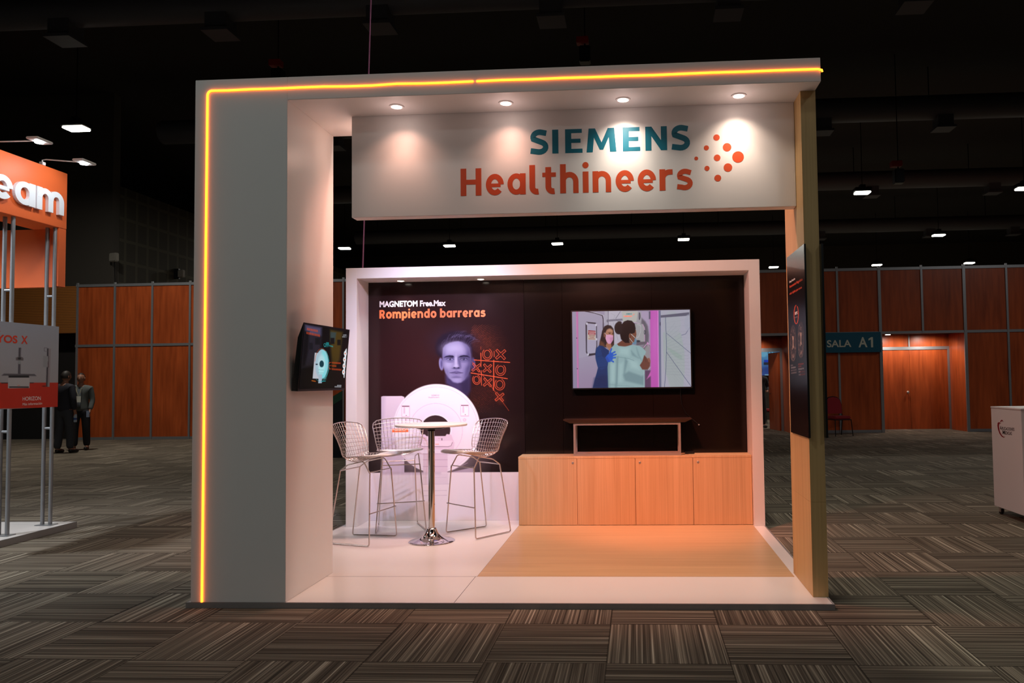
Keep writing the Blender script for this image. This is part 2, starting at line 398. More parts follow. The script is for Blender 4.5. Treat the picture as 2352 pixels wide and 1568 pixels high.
def picture(name, A, B, Cc, D, nu, nv, paint, mat, parent):
    """flat printed sheet or screen with corners A (top left), B (top right), Cc (bottom right), D (bottom left)"""
    A, B, Cc, D = (np.asarray(q, float) for q in (A, B, Cc, D))
    u, v = np.meshgrid(np.linspace(0, 1, nu), np.linspace(0, 1, nv)); u, v = u.ravel()[:, None], v.ravel()[:, None]
    P = (A * (1 - u) + B * u) * (1 - v) + (D * (1 - u) + Cc * u) * v
    col = paint.sample(proj(P)) / 255.0
    lin = np.where(col <= .04045, col / 12.92, ((np.maximum(col, 0) + .055) / 1.055) ** 2.4)
    idx = np.arange(nu * nv).reshape(nv, nu)
    F = np.stack([idx[:-1, :-1], idx[1:, :-1], idx[1:, 1:], idx[:-1, 1:]], -1).reshape(-1, 4)
    me = bpy.data.meshes.new(name); n, k = len(P), len(F)
    me.vertices.add(n); me.vertices.foreach_set('co', (P - np.array(parent_base(parent))).ravel().astype(np.float32))
    me.loops.add(4 * k); me.loops.foreach_set('vertex_index', F.ravel().astype(np.int32))
    me.polygons.add(k); me.polygons.foreach_set('loop_start', (np.arange(k) * 4).astype(np.int32))
    me.update(calc_edges=True)
    at = me.color_attributes.new('Col', 'FLOAT_COLOR', 'POINT')
    at.data.foreach_set('color', np.concatenate([lin, np.ones((n, 1))], 1).ravel().astype(np.float32))
    me.materials.append(mat)
    o = bpy.data.objects.new(name, me); sc.collection.objects.link(o); o.parent = parent
    return o

# ------------------------------------------------------------------ lettering
def arc(cx, cy, rx, ry, a0, a1, n=18): return [(cx + rx * math.cos(math.radians(a0 + (a1 - a0) * i / n)), cy + ry * math.sin(math.radians(a0 + (a1 - a0) * i / n))) for i in range(n + 1)]
def arch(x0, x1, top=.675, w=.2): return [(x0, .42)] + arc((x0 + x1) / 2, .42, (x1 - x0) / 2, top - .42, 180, 0, 12) + [(x1, 0)]
B_ = dict(bowl=(.33, .385, .235, .29))
GLYPH = {   # strokes: (points, width factor), advance
 'H': ([([(.1, 0), (.1, 1)], 1), ([(.66, 0), (.66, 1)], 1), ([(.1, .5), (.66, .5)], .85)], .93),
 'e': ([([(.14, .36), (.55, .36)], .62)] + [(arc(.335, .385, .235, .295, 0, 318, 28), .92)], .80),
 'a': ([(arc(.33, .385, .235, .295, 0, 360, 30), .88), ([(.57, .77), (.57, 0)], 1)], .82),
 'l': ([([(.1, 1.06), (.1, .25)] + arc(.28, .25, .18, .165, 180, 285, 8), 1)], .47),
 't': ([([(.22, .97), (.22, .25)] + arc(.40, .25, .18, .165, 180, 285, 8), 1), ([(.0, .69), (.5, .69)], .75)], .66),
 'h': ([([(.1, 1.06), (.1, 0)], 1), (arch(.1, .57), .92)], .83),
 'n': ([([(.1, .77), (.1, 0)], 1), (arch(.1, .57), .92)], .83),
 'm': ([([(.1, .77), (.1, 0)], 1), (arch(.1, .52), .92), (arch(.52, .94), .92)], 1.18),
 'i': ([([(.1, .77), (.1, 0)], 1), ('dot', (.1, 1.0), .115)], .36),
 'r': ([([(.1, .77), (.1, 0)], 1), ([(.1, .40)] + arc(.36, .40, .26, .265, 180, 90, 8) + [(.47, .665)], .9)], .60),
 's': ([([(.53, .62)] + arc(.32, .52, .20, .155, 65, 200, 9) + arc(.30, .24, .20, .155, 60, -120, 10) + [(.03, .13)], .86)], .68),
 'o': ([(arc(.35, .385, .25, .295, 0, 360, 32), .95)], .82),
 'p': ([([(.1, .77), (.1, -.27)], 1), (arc(.345, .385, .235, .295, 0, 360, 30), .88)], .80),
 'd': ([([(.57, 1.06), (.57, 0)], 1), (arc(.33, .385, .235, .295, 0, 360, 30), .88)], .82),
 'b': ([([(.1, 1.06), (.1, 0)], 1), (arc(.345, .385, .235, .295, 0, 360, 30), .88)], .80),
 'R': ([([(.1, 0), (.1, 1)], 1), ([(.1, .9), (.3, .9)] + arc(.34, .68, .2, .22, 90, -90, 10) + [(.1, .46)], .88), ([(.34, .46), (.58, 0)], 1)], .82),
 ' ': ([], .36),
}
def ribbon(mb, pts, w, fn, closed=False, k0=0):
    """stroke of width w along pts in letter space; fn maps (x, y, layer 0|1) to the world"""
    pts = [p for i, p in enumerate(pts) if i == 0 or abs(p[0] - pts[i - 1][0]) + abs(p[1] - pts[i - 1][1]) > 1e-6]
    P = [Vector(p) for p in pts]; k = len(P); L, R = [], []
    for i in range(k):
        if closed: a, b = P[i - 1] if i else P[-2], P[i + 1] if i < k - 1 else P[1]
        else: a, b = P[max(i - 1, 0)], P[min(i + 1, k - 1)]
        d0 = (P[i] - a).normalized() if (P[i] - a).length else None; d1 = (b - P[i]).normalized() if (b - P[i]).length else None
        d0 = d0 or d1; d1 = d1 or d0
        t = (d0 + d1).normalized(); nrm = Vector((-t.y, t.x)); c = max(.5, nrm.dot(Vector((-d0.y, d0.x))))
        L.append(P[i] + nrm * (w / 2 / c)); R.append(P[i] - nrm * (w / 2 / c))
    V = []
    for lay in (-.05 * k0, 1): V += [fn(q.x, q.y, lay) for q in L] + [fn(q.x, q.y, lay) for q in R]
    F = []
    for i in range(k - 1):
        F += [(i, i + 1, k + i + 1, k + i), (2 * k + i, 3 * k + i, 3 * k + i + 1, 2 * k + i + 1),
              (i, 2 * k + i, 2 * k + i + 1, i + 1), (k + i, k + i + 1, 3 * k + i + 1, 3 * k + i)]
    F += [(0, k, 3 * k, 2 * k), (k - 1, 3 * k - 1, 4 * k - 1, 2 * k - 1)]
    mb.add(V, F)
def glyph(mb, ch, x, fn, w=.2, sx=1.0):
    for k0, st in enumerate(GLYPH[ch][0]):
        if st[0] == 'dot':
            c, r = st[1], st[2]; n = 20
            V = [fn(x + (c[0] + r * math.cos(2 * math.pi * j / n)) * sx, c[1] + r * math.sin(2 * math.pi * j / n), lay) for lay in (0, 1) for j in range(n)]
            mb.add(V, [tuple(range(n)), tuple(range(2 * n - 1, n - 1, -1))] + [(j, (j + 1) % n, n + (j + 1) % n, n + j) for j in range(n)])
        else:
            pts = [(x + p[0] * sx, p[1]) for p in st[0]]
            ribbon(mb, pts, w * st[1], fn, closed=(len(pts) > 20 and abs(pts[0][0] - pts[-1][0]) + abs(pts[0][1] - pts[-1][1]) < 1e-6), k0=k0)
def words(mb, text, fn, w=.2):
    """text set in the stroke letters; returns its width in cap heights"""
    x = 0
    for ch in text: glyph(mb, ch, x, fn, w); x += GLYPH[ch][1]
    return x
def width(text): return sum(GLYPH[c][1] for c in text) - .14

_fc = {}
def font_mesh(text, bold=0.0):
    key = (text, bold)
    if key not in _fc:
        cu = bpy.data.curves.new('t', 'FONT'); cu.body = text; cu.offset = bold; cu.resolution_u = 6
        o = bpy.data.objects.new('t', cu); sc.collection.objects.link(o)
        dg = bpy.context.evaluated_depsgraph_get(); dg.update(); ev = o.evaluated_get(dg); me = ev.to_mesh()
        V = np.array([v.co[:] for v in me.vertices]); F = [tuple(q.vertices) for q in me.polygons]; ev.to_mesh_clear()
        bpy.data.objects.remove(o); bpy.data.curves.remove(cu); _fc[key] = (V, F)
    return _fc[key]
def text_on(mb, text, O, U, Vv, bold=0.0, base=True):
    """flat text: O = lower left of the box, U = box width vector, Vv = box height vector"""
    V, F = font_mesh(text, bold); lo, hi = V.min(0), V.max(0); O, U, Vv = (np.asarray(q, float) for q in (O, U, Vv))
    t = (V - lo) / np.maximum(hi - lo, 1e-6)
    mb.add(O + t[:, :1] * U + t[:, 1:2] * Vv, F)
# ------------------------------------------------------------------ the hall
YB = 15.3
struct('floor', MB().quad((-30, -12, 0), (30, -12, 0), (30, 46, 0), (-30, 46, 0)), M['carpet'])
struct('ceiling', MB().box(-30, 30, -12, 46, 9.6, 9.8), M['ceiling'])
struct('wall_far', MB().box(-30, 30, 44, 44.3, 0, 9.6), M['hallwall'])
struct('wall_right', MB().box(29.7, 30, -12, 44, 0, 9.6), M['hallwall'])
struct('wall_front', MB().box(-30, 30, -12.3, -12, 0, 9.6), M['hallwall'])

def acoustic():
    m, nt, b, L = nodes('acoustic_panel_wall')
    tc = N(nt, 'ShaderNodeTexCoord'); sp = N(nt, 'ShaderNodeSeparateXYZ'); L(tc.outputs['Object'], sp.inputs[0])
    fy = mth(nt, 'FRACT', mth(nt, 'DIVIDE', sp.outputs[1], .5)); fz = mth(nt, 'FRACT', mth(nt, 'DIVIDE', sp.outputs[2], .62))
    e = mth(nt, 'MAXIMUM', mth(nt, 'GREATER_THAN', fy, .8), mth(nt, 'GREATER_THAN', fz, .86))
    nz = N(nt, 'ShaderNodeTexNoise'); nz.inputs['Scale'].default_value = 2.0; L(tc.outputs['Object'], nz.inputs['Vector'])
    L(mixc(nt, e, mixc(nt, nz.outputs['Fac'], srgb(42, 40, 33), srgb(50, 48, 38)), srgb(64, 62, 50)), b.inputs['Base Color'])
    b.inputs['Roughness'].default_value = .95
    return m
mb = MB(); mb.box(-14.6, -14.3, 16.21, 44, 0, 7.05)
struct('wall_left', mb, acoustic())
struct('wall_left_front', MB().box(-30, -14.3, 15.9, 16.2, 0, 9.6), M['hallwall'])

# partition wall with two door recesses
AX0, AX1, BX0, BX1, DZ = 6.33, 8.38, 2.75, 4.03, 2.5
mb = MB()
for x0, x1, z0, z1 in ((-14.85, BX0, 0, 4.15), (BX0, BX1, DZ, 4.15), (BX1, AX0, 0, 4.15), (AX0, AX1, DZ, 4.15), (AX1, 28, 0, 4.15)):
    mb.box(x0, x1, YB, YB + .1, z0, z1)
mb.box(AX0 - .1, AX0, YB + .1, 16.4, 0, DZ + .1); mb.box(AX1, AX1 + .1, YB + .1, 16.4, 0, DZ + .1)       # recess sides
mb.box(BX0 - .1, BX0, YB + .1, 16.4, 0, DZ + .1); mb.box(BX1, BX1 + .1, YB + .1, 16.4, 0, DZ + .1)
mb.box(AX0, AX1, 16.3, 16.4, 2.16, DZ); mb.box(BX0, BX1, 16.3, 16.4, 2.16, DZ)
struct('wall_back', mb, M['cherry'])
mb = MB(); mb.box(AX0, AX1, YB + .1, 16.3, DZ, DZ + .1); mb.box(BX0, BX1, YB + .1, 16.3, DZ, DZ + .1)
struct('ceiling_recess', mb, M['dark_void'])
def ribbed():
    m, nt, b, L = nodes('ribbed_timber')
    tc = N(nt, 'ShaderNodeTexCoord'); sp = N(nt, 'ShaderNodeSeparateXYZ'); L(tc.outputs['Object'], sp.inputs[0])
    f = mth(nt, 'FRACT', mth(nt, 'DIVIDE', sp.outputs[2], .045))
    L(mixc(nt, mth(nt, 'GREATER_THAN', f, .72), srgb(150, 92, 36), srgb(92, 54, 20)), b.inputs['Base Color']); b.inputs['Roughness'].default_value = .6
    return m
struct('wall_left_bulkhead', MB().box(-28, -14.85, YB, YB + .15, 2.86, 4.12), ribbed())
struct('wall_left_lobby_shade', MB().box(-28, -14.85, YB + .5, YB + .6, 0, 4.1), M['dark_void'])  # near-black sheet stands in for the shade inside the entrance opening
n = 0
def trim(mb, m=None):
    global n
    n += 1; return struct('trim_%d' % n, mb, m or M['alu_dull'])
for x in [-14.80 + 1.04 * k for k in range(16)] + [3.175, 5.265, 7.36, 9.44, 10.49, 11.53]:
    z0 = 0
    if BX0 < x < BX1 or AX0 < x < AX1: z0 = DZ
    trim(MB().box(x - .025, x + .025, YB - .03, YB, z0, 4.2))
for x in (4.08, 6.31, 8.40): trim(MB().box(x - .035, x + .035, YB - .035, YB, 0, 4.2))
for x0, x1 in ((-14.85, -.2), (-.2, 14)):
    trim(MB().box(x0, x1, YB - .022, YB, 4.09, 4.16)); trim(MB().box(x0, x1, YB - .022, YB, 2.475, 2.54))
for x0, x1 in ((-14.85, BX0), (BX1 + .05, AX0 - .02), (AX1 + .05, 14)):
    o = struct('baseboard_back', MB().box(x0, x1, YB - .012, YB, 0, .07), M['alu_dull'])
trim(MB().box(AX0, AX1, 16.27, 16.3, 2.10, 2.18)); trim(MB().box(AX1 - .05, AX1, 16.27, 16.3, 0, 2.10)); trim(MB().box(7.335, 7.365, 16.275, 16.3, 2.18, DZ))
trim(MB().box(BX0, BX1, 16.26, 16.3, 2.10, 2.20)); trim(MB().box(BX1 - .06, BX1, 16.26, 16.3, 0, 2.10))
# closed double door in the right recess
mb = MB(); mb.box(AX0 + .03, 7.345, 16.29, 16.34, .01, 2.10); mb.box(7.35, AX1 - .05, 16.29, 16.34, .01, 2.10)
d = struct('door_1', mb, M['cherry'])
mb = MB(); mb.lathe([(.012, 0), (.012, .03), (.032, .04), (.036, .06), (.02, .075)], n=16)
mb.v = [(x + 7.27, 16.29 - z, y + .98) for x, y, z in mb.v]; obj('door_knob', mb, M['steel'], d, True)
# open door leaf in the left recess, screen and chair beyond
a = Vector((BX1 - .06, 16.3, 0)); b = Vector((3.86, 17.2, 0)); dr = (b - a).normalized(); nr = Vector((-dr.y, dr.x, 0)) * .045
d = struct('door_2', MB().add([a, b, b + nr, a + nr, a + Vector((0, 0, 2.09)), b + Vector((0, 0, 2.09)), b + nr + Vector((0, 0, 2.09)), a + nr + Vector((0, 0, 2.09))],
            [(0, 3, 2, 1), (4, 5, 6, 7), (0, 1, 5, 4), (1, 2, 6, 5), (2, 3, 7, 6), (3, 0, 4, 7)]), M['cherry'])
mb = MB(); q = a + dr * .82 - nr * 1.0
if nr.x > 0: q = a + dr * .82 - nr * .3
mb.tube([q + Vector((0, 0, .98)), q - nr.normalized() * .06 + Vector((0, 0, .98)), q - nr.normalized() * .06 - dr * .12 + Vector((0, 0, .98))], .011, 8)
mb.tube([q + nr + Vector((0, 0, .98)), q + nr * 2.2 + Vector((0, 0, .98)), q + nr * 2.2 - dr * .12 + Vector((0, 0, .98))], .011, 8)
obj('door_handle', mb, M['chrome'], d, True)
struct('wall_side_room', MB().box(1.5, 6.2, 22, 22.1, 0, 4.1), M['hallwall'])
# projector picture in the side room
Pp = Paint(1748, 795, 1812, 868, 2, (40, 110, 160))
Pp.frame(1740, 760, 6.03)
Pp.grad([(50, 270), (240, 270), (240, 620), (50, 620)], (90, 165, 205), (50, 80, 150), (100, 290), (100, 600))
for cx in (125, 205): Pp.ring(cx, 290, 24, 20, 7, (20, 40, 60))
Pp.ell(80, 300, 60, 60, (110, 180, 215), .2); Pp.rect(90, 400, 240, 432, (20, 60, 190)); Pp.rect(85, 432, 240, 470, (30, 40, 60))
Pp.ell(150, 540, 90, 50, (40, 70, 140), .6); Pp.rect(100, 602, 240, 612, (150, 200, 215)); Pp.rect(360, 290, 390, 600, (60, 110, 170)); Pp.rect(372, 596, 392, 610, (160, 210, 230))
c = [on_y(x, y, 21.9) for x, y in ((1746, 802), (1806, 802), (1806, 862), (1746, 862))]
t = thing('projection_screen', 'glowing blue projection screen seen through the open doorway', 'screen', tuple(c[3]))
mb = MB(); mb.box(c[0][0] - .05, c[1][0] + .05, 21.92, 21.99, c[3][2] - .05, c[0][2] + .05); obj('screen_frame', mb, M['plastic_black'], t)
picture('screen_picture', c[0], c[1], c[2], c[3], 60, 60, Pp, vcol('blue_projection', True, strength=.6), t)

# high-bay lamps
def hall_light(x, y, label):
    t = thing('ceiling_light', label, 'ceiling light', (x, y, HALL_Z), 0, 'lit lamps under the hall ceiling')
    mb = MB(); mb.bbox(-.25, .25, -.17, .17, .0, .12, .015); mb.box(-.08, .08, -.08, .08, .12, .22); obj('housing', mb, M['plastic_black'], t, world=False)
    mb = MB(); mb.bbox(-.22, .22, -.15, .15, -.05, -.002, .015); obj('lens', mb, M['hall_bulb'], t, world=False)
    mb = MB(); mb.tube([(0, 0, .2), (0, 0, 2.6)], .012, 6); obj('hanger', mb, M['black_metal'], t, world=False)
where = ['upper left of the frame, above the orange booth', 'left of the column gap, above the white back frame', 'seen between sign panel and back frame, second from column',
         'seen below the sign panel, under its left lettering', 'tilted, seen below the sign panel, above the television', 'low beside the back frame corner, left of the wooden post',
         'just over the wood partition, right of the wooden post', 'just over the wood partition at far right', 'on the right, midway between partition top and highest lamp',
         'highest and largest lamp right of the wooden post', 'cut by the right edge of the frame']
for (x, y), w in zip(HALL_SEEN, where): hall_light(x, y, 'small white hall lamp, ' + w)
# downlight in the recess
t = thing('recessed_light', 'round white downlight above the closed double door', 'ceiling light', (6.63, 15.72, DZ))
mb = MB(); mb.lathe([(.09, -.02), (.09, 0), (.06, 0), (.06, -.02)], n=24); obj('trim_ring', mb, M['alu'], t, True, world=False)
mb = MB(); mb.lathe([(.06, -.03), (.062, -.004)], n=24); obj('bulb', mb, M['hall_bulb'], t, world=False)
lamp('recess_lamp', 'SPOT', (6.8, 15.75, DZ - .05), (7.0, 16.2, 0), 42, (1, .9, .8), .04, 165, .6)
lamp('recess_lamp', 'SPOT', (7.75, 15.75, DZ - .05), (7.75, 16.2, 0), 42, (1, .9, .8), .04, 165, .6)
lamp('recess_lamp', 'SPOT', (3.3, 15.75, DZ - .05), (3.3, 16.3, 1.5), 26, (1, .9, .85), .04, 120, .8)

# ducts with square outlets
def duct(y, z, r, x0, x1, outs, label):
    t = thing('air_duct', label, 'duct', (x0, y, z), 0, 'air ducts under the black ceiling')
    mb = MB(); mb.tube([(x0, y, z), (x1, y, z)], r, 20); obj('pipe', mb, M['duct'], t, True)
    for x in outs:
        mb = MB(); mb.box(x - .2, x + .2, y - .2, y + .2, z - r - .22, z - r * .5); mb.box(x - .25, x + .25, y - .25, y + .25, z - r - .28, z - r - .22)
        obj('outlet', mb, M['duct'], t)
    for x in np.arange(x0 + 1, x1, 4.0):
        mb = MB(); mb.tube([(x, y, z + r * .8), (x, y, 9.6)], .015, 6); obj('hanger', mb, M['black_metal'], t)
duct(9.1, 8.45, .3, -12.5, 14, (-10.43, -7.43, -4.42, -1.27, 1.89, 5.14, 8.3), 'dark round air duct nearest the camera, across the top')
duct(16.1, 8.5, .32, -13, 20, (-8.1, -4.2, 5.2, 8.35, 11.5), 'dark round air duct behind the nearest one, level with the header beam')
duct(23.2, 8.4, .32, -13, 22, (8.6, 12.8), 'dark round air duct third from the camera, seen right of the post')
duct(31.0, 8.3, .32, -13, 24, (8.6, 13.5, 17.2), 'dark round air duct farthest from the camera, low over the partition')
# motor hoists with loudspeakers hanging from the ceiling
for px, py, Y, lab in ((2058, 377, 15.2, 'red motor box with black loudspeaker hanging right of the wooden post'), (634, 146, 12.0, 'red motor box with black loudspeaker above the white column'),
                       (1338, 94, 12.0, 'red motor box with black loudspeaker above the header middle')):
    c = on_y(px, py, Y)
    t = thing('hanging_speaker', lab, 'loudspeaker', tuple(c), 0, 'loudspeakers hanging from the hall ceiling')
    mb = MB(); mb.bbox(-.13, .13, -.1, .1, -.07, .07, .01); obj('motor_box', mb, M['red_case'], t, world=False)
    mb = MB(); mb.bbox(-.07, .17, -.12, .12, -.5, -.14, .02); obj('cabinet', mb, M['plastic_black'], t, world=False)
    mb = MB(); mb.tube([(.05, 0, .07), (.05, 0, 9.6 - c[2])], .012, 6); mb.tube([(.05, 0, -.07), (.05, 0, -.15)], .02, 6); obj('cable', mb, M['black_metal'], t, world=False)
# two pale boxes on the dark upper wall
for i, (px, py, Y, lab) in enumerate(((262, 591, 15.75, 'pale square wall speaker with cable, over the wood partition'), (400, 629, 18.8, 'small pale wall speaker on dark bracket beside the white column'))):
    c = on_y(px, py, Y)
    if i: c[0] = -14.1
    t = thing('wall_speaker', lab, 'loudspeaker', tuple(c))
    mb = MB(); mb.bbox(-.13, .13, -.06, .06, -.12, .12, .02); b = obj('cabinet', mb, M['grey_case'], t, world=False); b.rotation_euler = (0, 0, -.3)
    mb = MB()
    if i: mb.box(-.2, -.05, -.04, .04, -.16, .16)
    else: mb.tube([(-.02, .05, -.1), (-.02, .1, -.9)], .012, 6); mb.box(-.04, .04, .05, .15, -.04, .04)
    obj('bracket', mb, M['black_metal'], t, world=False)

# room sign
SY = YB - .12
p = lambda x, y: on_y(x, y, SY)
tl, br = p(1884, 767), p(2024, 808)
t = thing('room_sign', 'petrol blue sign reading SALA A1 on the wood partition', 'sign', (tl[0], SY, br[2]))
mb = MB(); mb.box(tl[0], br[0], SY, YB - .035, br[2], p(2024, 762)[2]); obj('board', mb, M['sign_blue'], t)
for s, x0, x1, yb, yt in (('SALA', 1899.5, 1955.5, 797.5, 781), ('A', 1972, 1992.5, 797.5, 774)):
    O = p(x0, yb); mb = MB(); z = O[2]; O[1] -= .004
    text_on(mb, s, O, (p(x1, yb)[0] - O[0], 0, 0), (0, 0, p(x0, yt)[2] - z), .02); obj('lettering', mb, M['sign_letter'], t)
O = p(1995, 797.5); k_ = (p(2006, 797.5)[0] - O[0]); h_ = p(1995, 774)[2] - O[2]
mb = MB(); mb.poly([(O[0] + a * k_, O[2] + b * h_) for a, b in ((.52, 0), (.95, 0), (.95, 1), (.6, 1), (.02, .84), (.02, .66), (.52, .78))], SY - .005, SY); obj('lettering', mb, M['sign_letter'], t)
# ------------------------------------------------------------------ the white stand
XL, XI, XR, YC, YK1, ZT, ZH, ZP = -2.66, -2.047, 1.338, .29, 1.04, 3.377, HEAD_Z, .034
XPI, YPF = 1.243, .441
XG, YG, YG2, ZG = -1.756, .637, .735, 2.529
XBL, XBLI, XBR, XBRI, YK, YW, ZBT, ZBI, ZS = -2.6236, -2.5172, 1.333, 1.2313, 2.78, 3.11, 2.5127, 2.4104, .507
PX0, PX1, PY0, PY1 = -2.687, 1.337, .283, 3.26
t = thing('stage_platform', 'low white platform with oak inlay and metal edge under the white stand', 'platform', (PX0, PY0, 0))
mb = MB(); mb.box(PX0 + .012, PX1 - .012, PY0 + .012, PY1, 0, ZP); obj('deck', mb, M['white_gloss'], t)
mb = MB(); mb.box(PX0, PX1, PY0, PY0 + .012, 0, ZP + .001); mb.box(PX0, PX0 + .012, PY0 + .012, PY1, 0, ZP + .001); mb.box(PX1 - .012, PX1, PY0 + .012, PY1, 0, ZP + .001)
obj('edge_trim', mb, M['edge'], t)
FX0, FX1, FY0, FY1 = -.968, 1.228, .935, 2.83
mb = MB(); mb.box(FX0, FX1, FY0, FY1, ZP - .002, ZP + .0012); obj('wood_inlay', mb, M['oak_floor'], t)
mb = MB(); mb.box(XI, FX0, FY0 - .002, FY0, ZP - .001, ZP + .0006); mb.box(FX0 - .014, FX0 - .011, PY0 + .012, FY0, ZP - .001, ZP + .0006)
mb.box(FX0 - .002, FX0, FY0, FY1, ZP - .001, ZP + .0008)
obj('joint', mb, M['dark_wood'], t)

t = thing('portal_frame', 'white portal of left column and overhead beam at the front of the stand', 'portal', (XL, YC, ZP))
mb = MB(); mb.bbox(XL, XI, YC, YK1, ZP, ZT, .002); obj('column', mb, M['white'], t)
mb = MB(); mb.bbox(XI, XR, YC, YK1, ZH, ZT, .002); obj('header_beam', mb, M['white'], t)

t = thing('wooden_post', 'tall flat oak post standing under the right end of the header beam', 'post', (XPI, YPF, ZP))
mb = MB(); mb.bbox(XPI, XR, YPF, YK1, ZP, .62, .001); mb.bbox(XPI, XR, YPF, YK1, .62, ZH, .001); obj('panel', mb, M['oak_post'], t)

# neon
def neon(name, pts, label):
    mb = MB(); mb.tube(pts, .0062, 10)
    o = obj(name, mb, M['neon'], None, True); tag(o, label, 'neon light', 'orange neon strips on the portal front'); return o
NY = YC - .0035
def rng(seed): return random.Random(seed)
r1 = rng(3)
pts = [(-2.585, NY, ZP + .002), (-2.582, NY, 1.2), (-2.579, NY, 2.4), (-2.577, NY, 3.27)] + [(-2.577 + .03 - .03 * math.cos(a), NY, 3.274 + .03 * math.sin(a)) for a in (.3, .7, 1.1, 1.5)]
pts += [(x, NY, 3.304 + r1.uniform(-.0035, .0035)) for x in np.arange(-2.45, -.9, .16)] + [(-.836, NY, 3.304)]
neon('neon_strip', pts, 'glowing orange neon line up the white column and along the header left half')
pts = [(-.816, NY, 3.304)] + [(x, NY, 3.304 + r1.uniform(-.002, .002)) for x in np.arange(-.65, 1.25, .19)] + [(1.322, NY, 3.304), (1.345, NY - .002, 3.296), (1.347, NY, 3.285)]
neon('neon_strip', pts, 'glowing orange neon line along the right half of the white header beam')

# sign panel with the lettering
t = thing('hanging_sign', 'white hanging sign panel with teal and orange lettering and dots', 'sign', (XG, YG, ZG))
mb = MB(); mb.bbox(XG, XPI - .002, YG, YG2, ZG, ZH, .0015); obj('panel', mb, M['white'], t)
def fl(x0, z0, sx, sz, y, d=.0009): return lambda x, zz, lay: (x0 + x * sx, y - d * (1 - lay), z0 + zz * sz)
mb = MB(); hx = (.554 + 1.001) / width('Healthineers')
words(mb, 'Healthineers', fl(-1.001, 2.657, hx, .187, YG), .212); obj('lettering_healthineers', mb, M['orange'], t)
mb = MB(); u = (.551 + .525) / 7.01; z0, hh = 2.930, .1625; f = fl(-.525, z0, u, hh, YG)
def pl(mb, pts, x): mb.poly([(-.525 + (x + a) * u, z0 + b * hh) for a, b in pts], YG - .0009, YG)
def letter_E(x): pl(mb, [(0, 0), (.76, 0), (.76, .17), (.27, .17), (.27, .42), (.68, .42), (.68, .59), (.27, .59), (.27, .83), (.74, .83), (.74, 1), (0, 1)], x)
def letter_S(x):
    pts = [(x + .72, .86)] + [(x + a, b) for a, b in arc(.42, .70, .29, .215, 70, 200, 9) + arc(.40, .29, .29, .21, 60, -110, 10)] + [(x + .02, .135)]
    ribbon(mb, pts, .235, f)
letter_S(0); pl(mb, [(0, 0), (.27, 0), (.27, 1), (0, 1)], .98); letter_E(1.55)
pl(mb, [(0, 0), (.1, 1), (.38, 1), (.66, .40), (.94, 1), (1.22, 1), (1.31, 0), (1.03, 0), (.98, .62), (.73, .1), (.58, .1), (.33, .62), (.27, 0)], 2.49)
letter_E(4.08); pl(mb, [(0, 0), (0, 1), (.27, 1), (.68, .42), (.68, 1), (.94, 1), (.94, 0), (.68, 0), (.26, .6), (.26, 0)], 5.07); letter_S(6.2)
obj('lettering_siemens', mb, M['teal'], t)
for cx, cy, r in ((1690, 441, 9), (1738, 391, 12), (1786, 342, 15), (1789, 438, 15.5), (1741, 488, 12), (1836, 388, 20), (1888, 434, 27), (1840, 484, 20), (1792, 534, 16)):
    c = on_y(780 + cx / 2.063, 150 + cy / 2.063, YG); c[1] = YG - .0009
    mb = MB(); mb.disc(c, (1, 0, 0), (0, 0, 1), r / 2.063 * .00293, 32); obj('logo_dot', mb, M['orange'], t)

# recessed spots
def downlight(x, y, z, label, group, r=.032, m='bulb'):
    t = thing('recessed_spotlight', label, 'spotlight', (x, y, z), 0, group)
    mb = MB(); mb.lathe([(r * 1.55, 0), (r * 1.5, -.006), (r * 1.15, -.007), (r * 1.05, -.001), (r * 1.05, 0)], n=32); obj('trim_ring', mb, M['white'], t, True, world=False)
    mb = MB(); mb.lathe([(r * .3, -.012), (r * .8, -.0095), (r, -.003), (r, 0)], n=32); obj('bulb', mb, M[m], t, True, world=False)
for (x, y), w in zip(HEAD_SPOTS, ('leftmost in the header beam, over blank sign panel', 'second from left in the header beam', 'third from left in the header beam, over the teal lettering', 'rightmost in the header beam, above the orange dots')):
    downlight(x, y, ZH, 'round recessed spotlight, ' + w, 'spotlights in the header beam')
for (x, y), w in zip(NICHE_SPOTS, ('left one over the white poster heading', 'right one above the printed portrait')):
    downlight(x, y, ZBI, 'small spotlight in the back frame soffit, ' + w, 'spotlights in the back frame', .03)

# back wall with white frame
t = thing('display_frame', 'black panelled back wall in a thick white frame', 'display wall', (XBL, YK, ZP))
for nm, a in (('frame_left', (XBL, XBLI, YK, YW + .12, ZP, ZBT)), ('frame_right', (XBRI, XBR, YK, YW + .12, ZP, ZBT)), ('frame_top', (XBLI, XBRI, YK, YW + .12, ZBI, ZBT))):
    mb = MB(); mb.bbox(*a, .0015); obj(nm, mb, M['white'], t)
S_ = [-.943, -.562, .325, XBRI]
for i in range(3):
    mb = MB(); mb.bbox(S_[i] + .0012, S_[i + 1] - .0012, YW, YW + .03, ZP, ZBI, .0012); obj('black_panel', mb, M['black'], t)
mb = MB(); mb.box(XBLI, XBRI, YW + .03, YW + .06, ZP, ZBI); obj('backing', mb, M['black'], t)
# ------------------------------------------------------------------ printed poster on the back wall
G = Paint(838, 640, 1216, 1205, 2, (31, 22, 22))
OR_, WH = (236, 104, 66), (236, 232, 240)
G.frame(940, 740, 7.127)
G.ell(250, 650, 1000, 950, (56, 29, 31), 1.3, .95)
